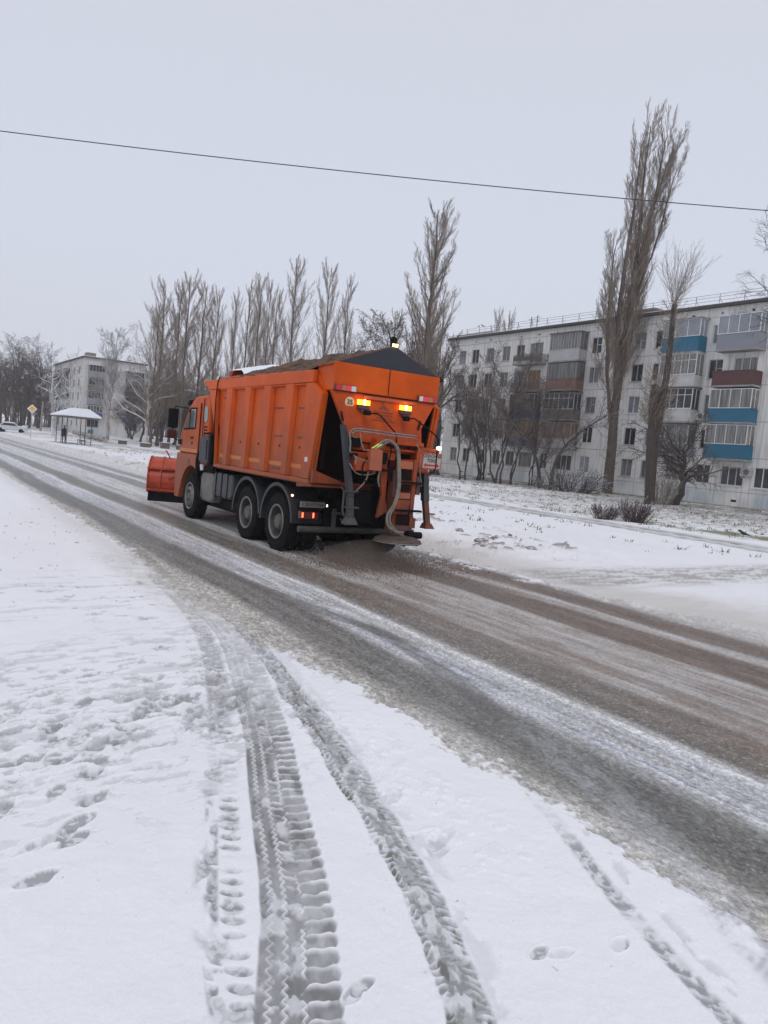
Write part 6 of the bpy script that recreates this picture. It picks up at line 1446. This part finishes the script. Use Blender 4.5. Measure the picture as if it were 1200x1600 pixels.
# ---- overhead wire
def wire():
    p1 = np.array([1.3, 15.7, 7.0]); p2 = np.array([13.2, 8.6, 7.0]); d = p2-p1; pts = []
    for i in range(60):
        t = -1.2+3.4*i/59; p = p1+d*t; p[2] += -.10+.35*(t-.5)**2*.9; pts.append(tuple(p))
    q = MB(); q.tube(pts, .0085, 6); o = q.build('overhead_wire', mat('grey_cable', (.045, .045, .05), .6), None, smooth=True); tag(o, 'single black overhead cable crossing the whole sky', 'cable')
wire()
# ---- diamond priority sign
def road_sign():
    x, y = 12.7, 95.4; z = tz(x, y); r = thing('road_sign', 'yellow and white diamond priority sign on a thin white pole', 'road sign', (x, y, z))
    q = MB(); q.tube([(x, y, z-.1), (x, y, z+3.75)], .045, 8); q.build('pole', mat('pale_pole', (.45, .45, .46), .6), r)
    u = Vector((.97, -.15, 0)).normalized(); n = Vector((-.15, -.97, 0)).normalized()
    def dm(s, d0, d1, name, m):
        q = MB(); c = Vector((x, y, z+3.35)); P = lambda a, b, d: tuple(c+u*a+n*d+Vector((0, 0, b)))
        q.hexa([P(0, -s, d0), P(s, 0, d0), P(0, s, d0), P(-s, 0, d0)], [P(0, -s, d1), P(s, 0, d1), P(0, s, d1), P(-s, 0, d1)]); q.build(name, m, r)
    dm(.52, .046, .06, 'sign_border', mat('white_sign', (.75, .75, .75), .4)); dm(.33, .062, .07, 'sign_face', mat('yellow_sign', (.80, .42, .02), .4))
road_sign()
x, y = 19.4, 135.; q = MB(); z = tz(x, y); q.tube([(x, y, z-.1), (x+.1, y, z+4.8)], [.17, .13], 8); o = q.build('wooden_post', mat('old_post_wood', (.26, .235, .21), .9), None); tag(o, 'short grey wooden post standing right of the diamond sign', 'post')
# ---- bus shelter
def shelter():
    x0, x1, y0, y1 = 14.0, 16.5, 80.2, 87.0; z = .08
    r = thing('bus_shelter', 'open bus shelter with thin posts and a snow-covered roof', 'bus shelter', (15.2, 83.6, z))
    mp = mat('shelter_paint', (.12, .11, .115), .6)
    for (x, y) in ((14.0, 86.8), (13.9, 83.2), (13.9, 80.4), (16.3, 86.4), (16.2, 83.4), (16.2, 80.4)):
        q = MB(); q.tube([(x, y, z-.05), (x, y, 2.82)], .045, 8); q.build('post', mp, r)
    q = MB(); q.box(13.55, 16.75, 79.5, 87.5, 2.80, 2.86)
    for i in range(14): yy = 79.7+i*.58; q.box(13.5, 16.8, yy, yy+.05, 2.72, 2.798)
    rf = q.build('roof', mat('shelter_roof_metal', (.22, .21, .21), .7), r)
    q = MB(); q.add([(13.42, 79.4, 2.863), (16.88, 79.4, 2.863), (16.88, 87.6, 2.863), (13.42, 87.6, 2.863), (13.42, 79.4, 2.98), (16.88, 79.4, 2.98), (16.88, 87.6, 2.98), (13.42, 87.6, 2.98), (14.75, 83.2, 3.74), (16.45, 83.2, 3.74)], [(0, 1, 2, 3), (0, 1, 5, 4), (1, 2, 6, 5), (2, 3, 7, 6), (3, 0, 4, 7), (4, 5, 9, 8), (5, 6, 9), (6, 7, 8, 9), (7, 4, 8)])
    q.build('roof_snow', M_snow, rf)
    q = MB()
    for i in range(13):
        a = 13.55+i*.27; t = min(1, (a-13.42)/1.33, (16.88-a)/.43); q.tube([(a, 79.42, 2.985), (a, 79.42+3.75*t, 2.985+.755*t)], .016, 4)
    q.build('roof_ribs', mat('grey_roof_rib', (.45, .46, .50), .7), rf)  # plain grey rib lines over the roof snow
    b = MB(); b.box(15.4, 15.85, 80.8, 83.2, z+.44, z+.50)
    for yy in (80.95, 83.0): b.box(15.45, 15.5, yy, yy+.05, z, z+.438); b.box(15.75, 15.8, yy, yy+.05, z, z+.438)
    b.build('bench', mp, r)
    q = MB(); q.tube([(16.3, 86.4, .75), (16.2, 80.4, .75)], .025, 6); q.tube([(16.3, 86.4, .4), (16.2, 80.4, .4)], .025, 6); q.build('rear_rail', mp, r)
    k = MB(); k.box(13.6, 16.8, 79.8, 87.6, -.05, .11); k.build('platform_edge', mat('snowy_concrete', (.30, .295, .29), .9, col2=(.7, .71, .74), nscale=2), r)
shelter()
# ---- waiting person
def person():
    x, y, z = 14.3, 84.0, .11; r = thing('person', 'person in a long dark coat and dark trousers waiting under the shelter', 'person', (x, y, z))
    def skin(name, verts, edges, radii, m, lv=2, parent=r, root=0):
        me = bpy.data.meshes.new(name); me.from_pydata(verts, edges, []); me.materials.append(m); o = bpy.data.objects.new(name, me); COL.objects.link(o); o.parent = parent
        s = o.modifiers.new('skin', 'SKIN'); s.use_smooth_shade = True; me.skin_vertices or None
        for i, rr in enumerate(radii): me.skin_vertices[0].data[i].radius = rr if isinstance(rr, tuple) else (rr, rr)
        me.skin_vertices[0].data[root].use_root = True; b = o.modifiers.new('subd', 'SUBSURF'); b.levels = lv; b.render_levels = lv; return o
    try:
        V = [(0, 0, .92), (0, 0, 1.12), (0, 0, 1.36), (0, -.01, 1.47), (0, -.03, 1.56), (0, -.03, 1.68), (-.10, 0, .88), (-.12, -.03, .48), (-.12, .01, .09), (-.13, -.12, .04), (.10, 0, .88), (.12, .03, .48), (.12, .06, .09), (.13, -.07, .04),
             (-.19, 0, 1.38), (-.25, .02, 1.12), (-.20, -.12, .92), (-.17, -.17, .86), (.19, 0, 1.38), (.25, .02, 1.12), (.20, -.12, .92), (.17, -.17, .86)]
        E_ = [(0, 1), (1, 2), (2, 3), (3, 4), (4, 5), (0, 6), (6, 7), (7, 8), (8, 9), (0, 10), (10, 11), (11, 12), (12, 13), (2, 14), (14, 15), (15, 16), (16, 17), (2, 18), (18, 19), (19, 20), (20, 21)]
        Rd = [(.15, .11), (.14, .11), (.16, .11), .055, .085, .09, .09, .065, .05, .045, .09, .065, .05, .045, .07, .055, .04, .04, .07, .055, .04, .04]
        me = bpy.data.meshes.new('body'); me.from_pydata(V, E_, []); me.materials.append(mat('dark_clothing', (.018, .017, .020), .9)); o = bpy.data.objects.new('body', me); COL.objects.link(o); o.parent = r
        o.modifiers.new('skin', 'SKIN')
        lay = me.skin_vertices[0].data
        for i, rr in enumerate(Rd): lay[i].radius = rr if isinstance(rr, tuple) else (rr, rr)
        lay[0].use_root = True; o.modifiers.new('subd', 'SUBSURF').render_levels = 2
    except Exception as ex: print('person skin', ex)
    q = MB(); q.lathe([(.24, 0), (.22, .25), (.19, .5), (.20, .68), (.12, .80), (.07, .84)], (x, y, z+.66), 'z', 16); q.build('coat', mat('long_dark_coat', (.030, .024, .028), .9), r, smooth=True)
    q = MB(); q.lathe([(.085, 0), (.115, .05), (.12, .12), (.09, .19), (.03, .22)], (x, y+.01, z+1.58), 'z', 16); q.build('hood', mat('dark_hood', (.028, .022, .024), .9), r, smooth=True)
    q = MB(); q.lathe([(.03, 0), (.065, .03), (.07, .08), (.05, .13)], (x, y-.085, z+1.60), 'z', 10); q.build('face', mat('skin_tone', (.42, .27, .21), .6), r, smooth=True)
person()
# ---- concrete blocks and the pipe behind the shelter
mc_ = mat('old_concrete_block', (.15, .12, .105), .9, col2=(.09, .07, .06), nscale=2)
for i, (x, y, sx, sy, h, lab) in enumerate([(24.2, 90.2, .95, 1.2, .5, 'left concrete block of the row on the verge, nearer the shelter'), (26.3, 89.6, .85, 1.0, .72, 'tall middle concrete block at the foot of the crooked birch'), (28.0, 89.0, .9, 1.0, .55, 'right concrete block of the row, just left of the cab'), (23.0, 96.0, .85, 1.0, .5, 'concrete block at the near end of the rusty pipe')]):
    z = tz(x, y); q = MB(); q.box(x-sx/2, x+sx/2, y-sy/2, y+sy/2, z-.05, z+h); o = q.build('concrete_block', mc_, None, bevel=.05); s_ = MB(); s_.box(x-sx/2+.03, x+sx/2-.03, y-sy/2+.03, y+sy/2-.03, z+h+.002, z+h+.07); s_.build('snow_cap', M_snow, o, bevel=.02); tag(o, lab, 'concrete block', 'concrete blocks on the verge')
q = MB(); q.tube([(22.0, 101, tz(22, 101)+.35), (23.6, 130, tz(23.6, 130)+.25)], .38, 12); o = q.build('rusty_pipe', mat('rusty_pipe_metal', (.20, .15, .12), .9, col2=(.5, .5, .5), nscale=1), None, smooth=True); tag(o, 'long pale brown pipe lying on the snow in front of the small block', 'pipe')
# ---- frozen clods on the roadside bank
def clods():
    import bmesh
    rs = np.random.RandomState(41); md = mat('dirty_frozen_snow', (.23, .20, .18), .95, col2=(.62, .62, .64), nscale=9, nmul=(.46, .62), bump=.8, bscale=20); protos = []
    for k in range(4):
        bm = bmesh.new(); bmesh.ops.create_icosphere(bm, subdivisions=3, radius=1)
        co = np.array([v.co[:] for v in bm.verts]); n_ = fbm(co[:, 0]*1.6+k*9+5, co[:, 1]*1.6+co[:, 2]*1.3+7, 90+k, 4, .6)
        for v, q in zip(bm.verts, n_): v.co = v.co*(.45+q*1.1); v.co.z *= .6
        me = bpy.data.meshes.new('snow_clod'); bm.to_mesh(me); bm.free(); me.materials.append(md); protos.append(me)
    spots = [(x, y) for x, y in zip(rs.uniform(10.6, 13.6, 70), rs.uniform(12.0, 30, 70)) if fbm(np.array([x*.7]), np.array([y*.5]), 5)[0] > .44][:30]
    for i, (x, y) in enumerate(spots):
        o = bpy.data.objects.new('snow_clod', protos[i % 4]); COL.objects.link(o); s = .05+.11*rs.rand()**2; o.location = (x, y, tz(x, y)+.085+s*.3); o.rotation_euler = (rs.rand()*.4, rs.rand()*.4, rs.rand()*6); o.scale = (s*1.5, s*1.1, s)
        tag(o, 'small dirty frozen clod lying on the snow bank between the road and the lawn', 'snow clod', 'frozen clods on the roadside bank')
clods()
def tufts():
    rs = np.random.RandomState(77); n = 5200; x = np.concatenate([rs.uniform(22.8, 48.5, 3900), rs.uniform(12.5, 20.5, 1300)]); y = rs.uniform(9, 75, n)
    d = fbm(x*.45, y*.30, 701, 4, .6); lawn = x > 22
    ok = (rs.rand(n) < ss(d, .40, .62)*np.where(lawn, 1, .45)+np.where(lawn, .12, .02)); ok &= (np.abs(x-25.6) > 0); x, y = x[ok], y[ok]; n = len(x); b = 7
    z = terrain(x, y)+.02; X = np.repeat(x, b)+rs.normal(size=n*b)*.09; Y = np.repeat(y, b)+rs.normal(size=n*b)*.09; Z = np.repeat(z, b); h = rs.uniform(.05, .15, n*b)*np.repeat(rs.uniform(.5, 1.3, n), b); a = rs.rand(n*b)*6.28; w_ = .012+.012*rs.rand(n*b)
    c, s = np.cos(a), np.sin(a); L = rs.normal(size=(n*b, 2))*.06
    P = np.stack([np.stack([X-c*w_, Y-s*w_, Z], -1), np.stack([X+c*w_, Y+s*w_, Z], -1), np.stack([X+L[:, 0], Y+L[:, 1], Z+h], -1)], 1).reshape(-1, 3)
    me = bpy.data.meshes.new('grass_tufts'); me.from_pydata(P.tolist(), [], [(3*i, 3*i+1, 3*i+2) for i in range(n*b)]); me.materials.append(mat('dry_winter_grass', (.17, .145, .08), .9, col2=(.10, .12, .04), nscale=.5)); o = bpy.data.objects.new('grass_tufts', me); COL.objects.link(o)
    tag(o, 'dry brown and green grass poking through the thin snow of the lawn', 'grass'); struct(o, 'stuff')
tufts()
# ---- parked cars far left
def car(x, y, rz, label, paint):
    z = tz(x, y); r = thing('parked_car', label, 'car', (x, y, z), 'snow-covered cars parked at the far left', rz)
    def q_(name, m, fn, par=r, bevel=0, smooth=False):
        q = MB(); fn(q); off = Vector(parent_org(par)); me_o = q.build(name, m, None, bevel, smooth); me_o.parent = par; return me_o
    b = q_('body', paint, lambda q: q.prism([(-2.1, .35), (-2.15, .7), (-1.9, .9), (-.95, .96), (-.45, 1.38), (.85, 1.42), (1.5, 1.0), (2.05, .92), (2.15, .6), (2.1, .35)], (-.82, .82)), bevel=.06)
    q_('windows', M_glass, lambda q: q.prism([(-.85, .98), (-.42, 1.33), (.80, 1.36), (1.32, 1.0)], (-.835, .835)), b)
    q_('snow_cap', M_snow, lambda q: (q.prism([(-.45, 1.385), (-.3, 1.50), (.7, 1.52), (.85, 1.425)], (-.7, .7)), q.prism([(-2.05, .88), (-1.9, .98), (-1.0, 1.03), (-.95, .965)], (-.75, .75))), b)
    for xx in (-1.35, 1.35):
        for s in (-.84, .66): q_('wheel', M_tyre, lambda q: q.cyl((s, xx, .31), .31, .18, 'x', 18))
    for s in (-.6, .6): q_('head_lamp', M_wht, lambda q: q.box(s-.14, s+.14, -2.17, -2.12, .62, .76), b)
for a in ((11.6, 127., 1.2, 'dark snow-capped car, left one of the two parked beyond the diamond sign', mat('dark_car_paint', (.03, .035, .05), .3)), (13.9, 124., 1.35, 'pale snow-covered car, right one of the two parked beyond the diamond sign', mat('pale_car_paint', (.55, .56, .58), .3))):
    car(*a)
# ---- crows
def bird(x, y, z, rz, label):
    r = thing('crow', label, 'bird', (x, y, z), 'black birds', rz); m = mat('black_feathers', (.012, .013, .018), .5)
    q = MB(); q.tube([(-.26, 0, .12), (-.16, 0, .15), (-.06, 0, .17), (.05, 0, .20), (.12, 0, .25), (.16, 0, .30), (.20, 0, .31), (.24, 0, .30)], [.012, .035, .068, .075, .058, .042, .036, .015], 12); q.tube([(.23, 0, .305), (.30, 0, .29)], [.014, .003], 8); q.prism([(-.14, .15), (-.40, .10), (-.40, .085), (-.12, .11)], (-.035, .035), 'y')
    o = q.build('body', m, None, smooth=True); o.parent = r
    r.scale = (.75, .75, .75)
    for s in (-.07, .07):
        q = MB(); q.tube([(.06, s, .21), (-.05, s*1.05, .18), (-.22, s*.8, .13), (-.30, s*.5, .11)], [.02, .034, .024, .006], 8); o = q.build('wing', m, None, smooth=True); o.parent = r
        q = MB(); q.tube([(.0, s*.5, .13), (.01, s*.5, .0), (.06, s*.5, .003)], .007, 5); o = q.build('leg', m, None); o.parent = r
bird(24.1, 15.2, tz(24.1, 15.2)+.09, 2.5, 'black crow walking on the snowy grass at the right edge')
bird(49.06, 62.2, 15.52, .5, 'left of the two small birds perched on the roof rail'); bird(49.06, 61.6, 15.52, 2.5, 'right of the two small birds perched on the roof rail')
# ---- distant wood closing the view
def far_wood():
    protos = []
    rs = np.random.RandomState(99); P_all = []; 
    groups = []
    for k in range(330):
        t = k/329; x = 12+t*95+rs.normal()*2; y = 235-t*95+rs.rand()*45; H = 9+6*rs.rand()
        P, Rr = stem(rs, H, .16, 6, (0, 0), .1, .03); P = P+np.array([x, y, tz(min(x, 60), y)-.2]); A = grow(rs, P, Rr, 12, .15, .97, 0, .75, .08, .12, 5, .5, .03, lambda q, w_: H*.42*(1-.5*q)); B = grow(rs, *A, 9, .1, 1, .5, .7, .05, .15, 4, .6, .024)
        groups.append((P, Rr, A, B))
    G = [(np.concatenate([g[0] for g in groups]), np.concatenate([g[1] for g in groups])), (np.concatenate([g[2][0] for g in groups]), np.concatenate([g[2][1] for g in groups])), (np.concatenate([g[3][0] for g in groups]), np.concatenate([g[3][1] for g in groups]))]
    me = tubes_mesh(G, 'far_wood', BK_dtw); o = bpy.data.objects.new('far_wood', me); COL.objects.link(o); tag(o, 'distant bare wood beyond the poplars and the blocks', 'wood'); struct(o, 'stuff')
far_wood()
# ---- haze: one closed box of even air
def haze():
    q = MB(); q.box(-40, 130, -40, 300, -1.6, 38); o = q.build('haze', None, None); o.data.materials.clear()
    m = bpy.data.materials.new('winter_haze'); m.use_nodes = True; n = m.node_tree; n.nodes.clear(); out_ = n.nodes.new('ShaderNodeOutputMaterial'); pv = n.nodes.new('ShaderNodeVolumePrincipled')
    pv.inputs['Color'].default_value = (.97, .975, 1.0, 1); pv.inputs['Density'].default_value = .0008; n.links.new(pv.outputs[0], out_.inputs['Volume']); o.data.materials.append(m); struct(o, 'stuff')
haze()
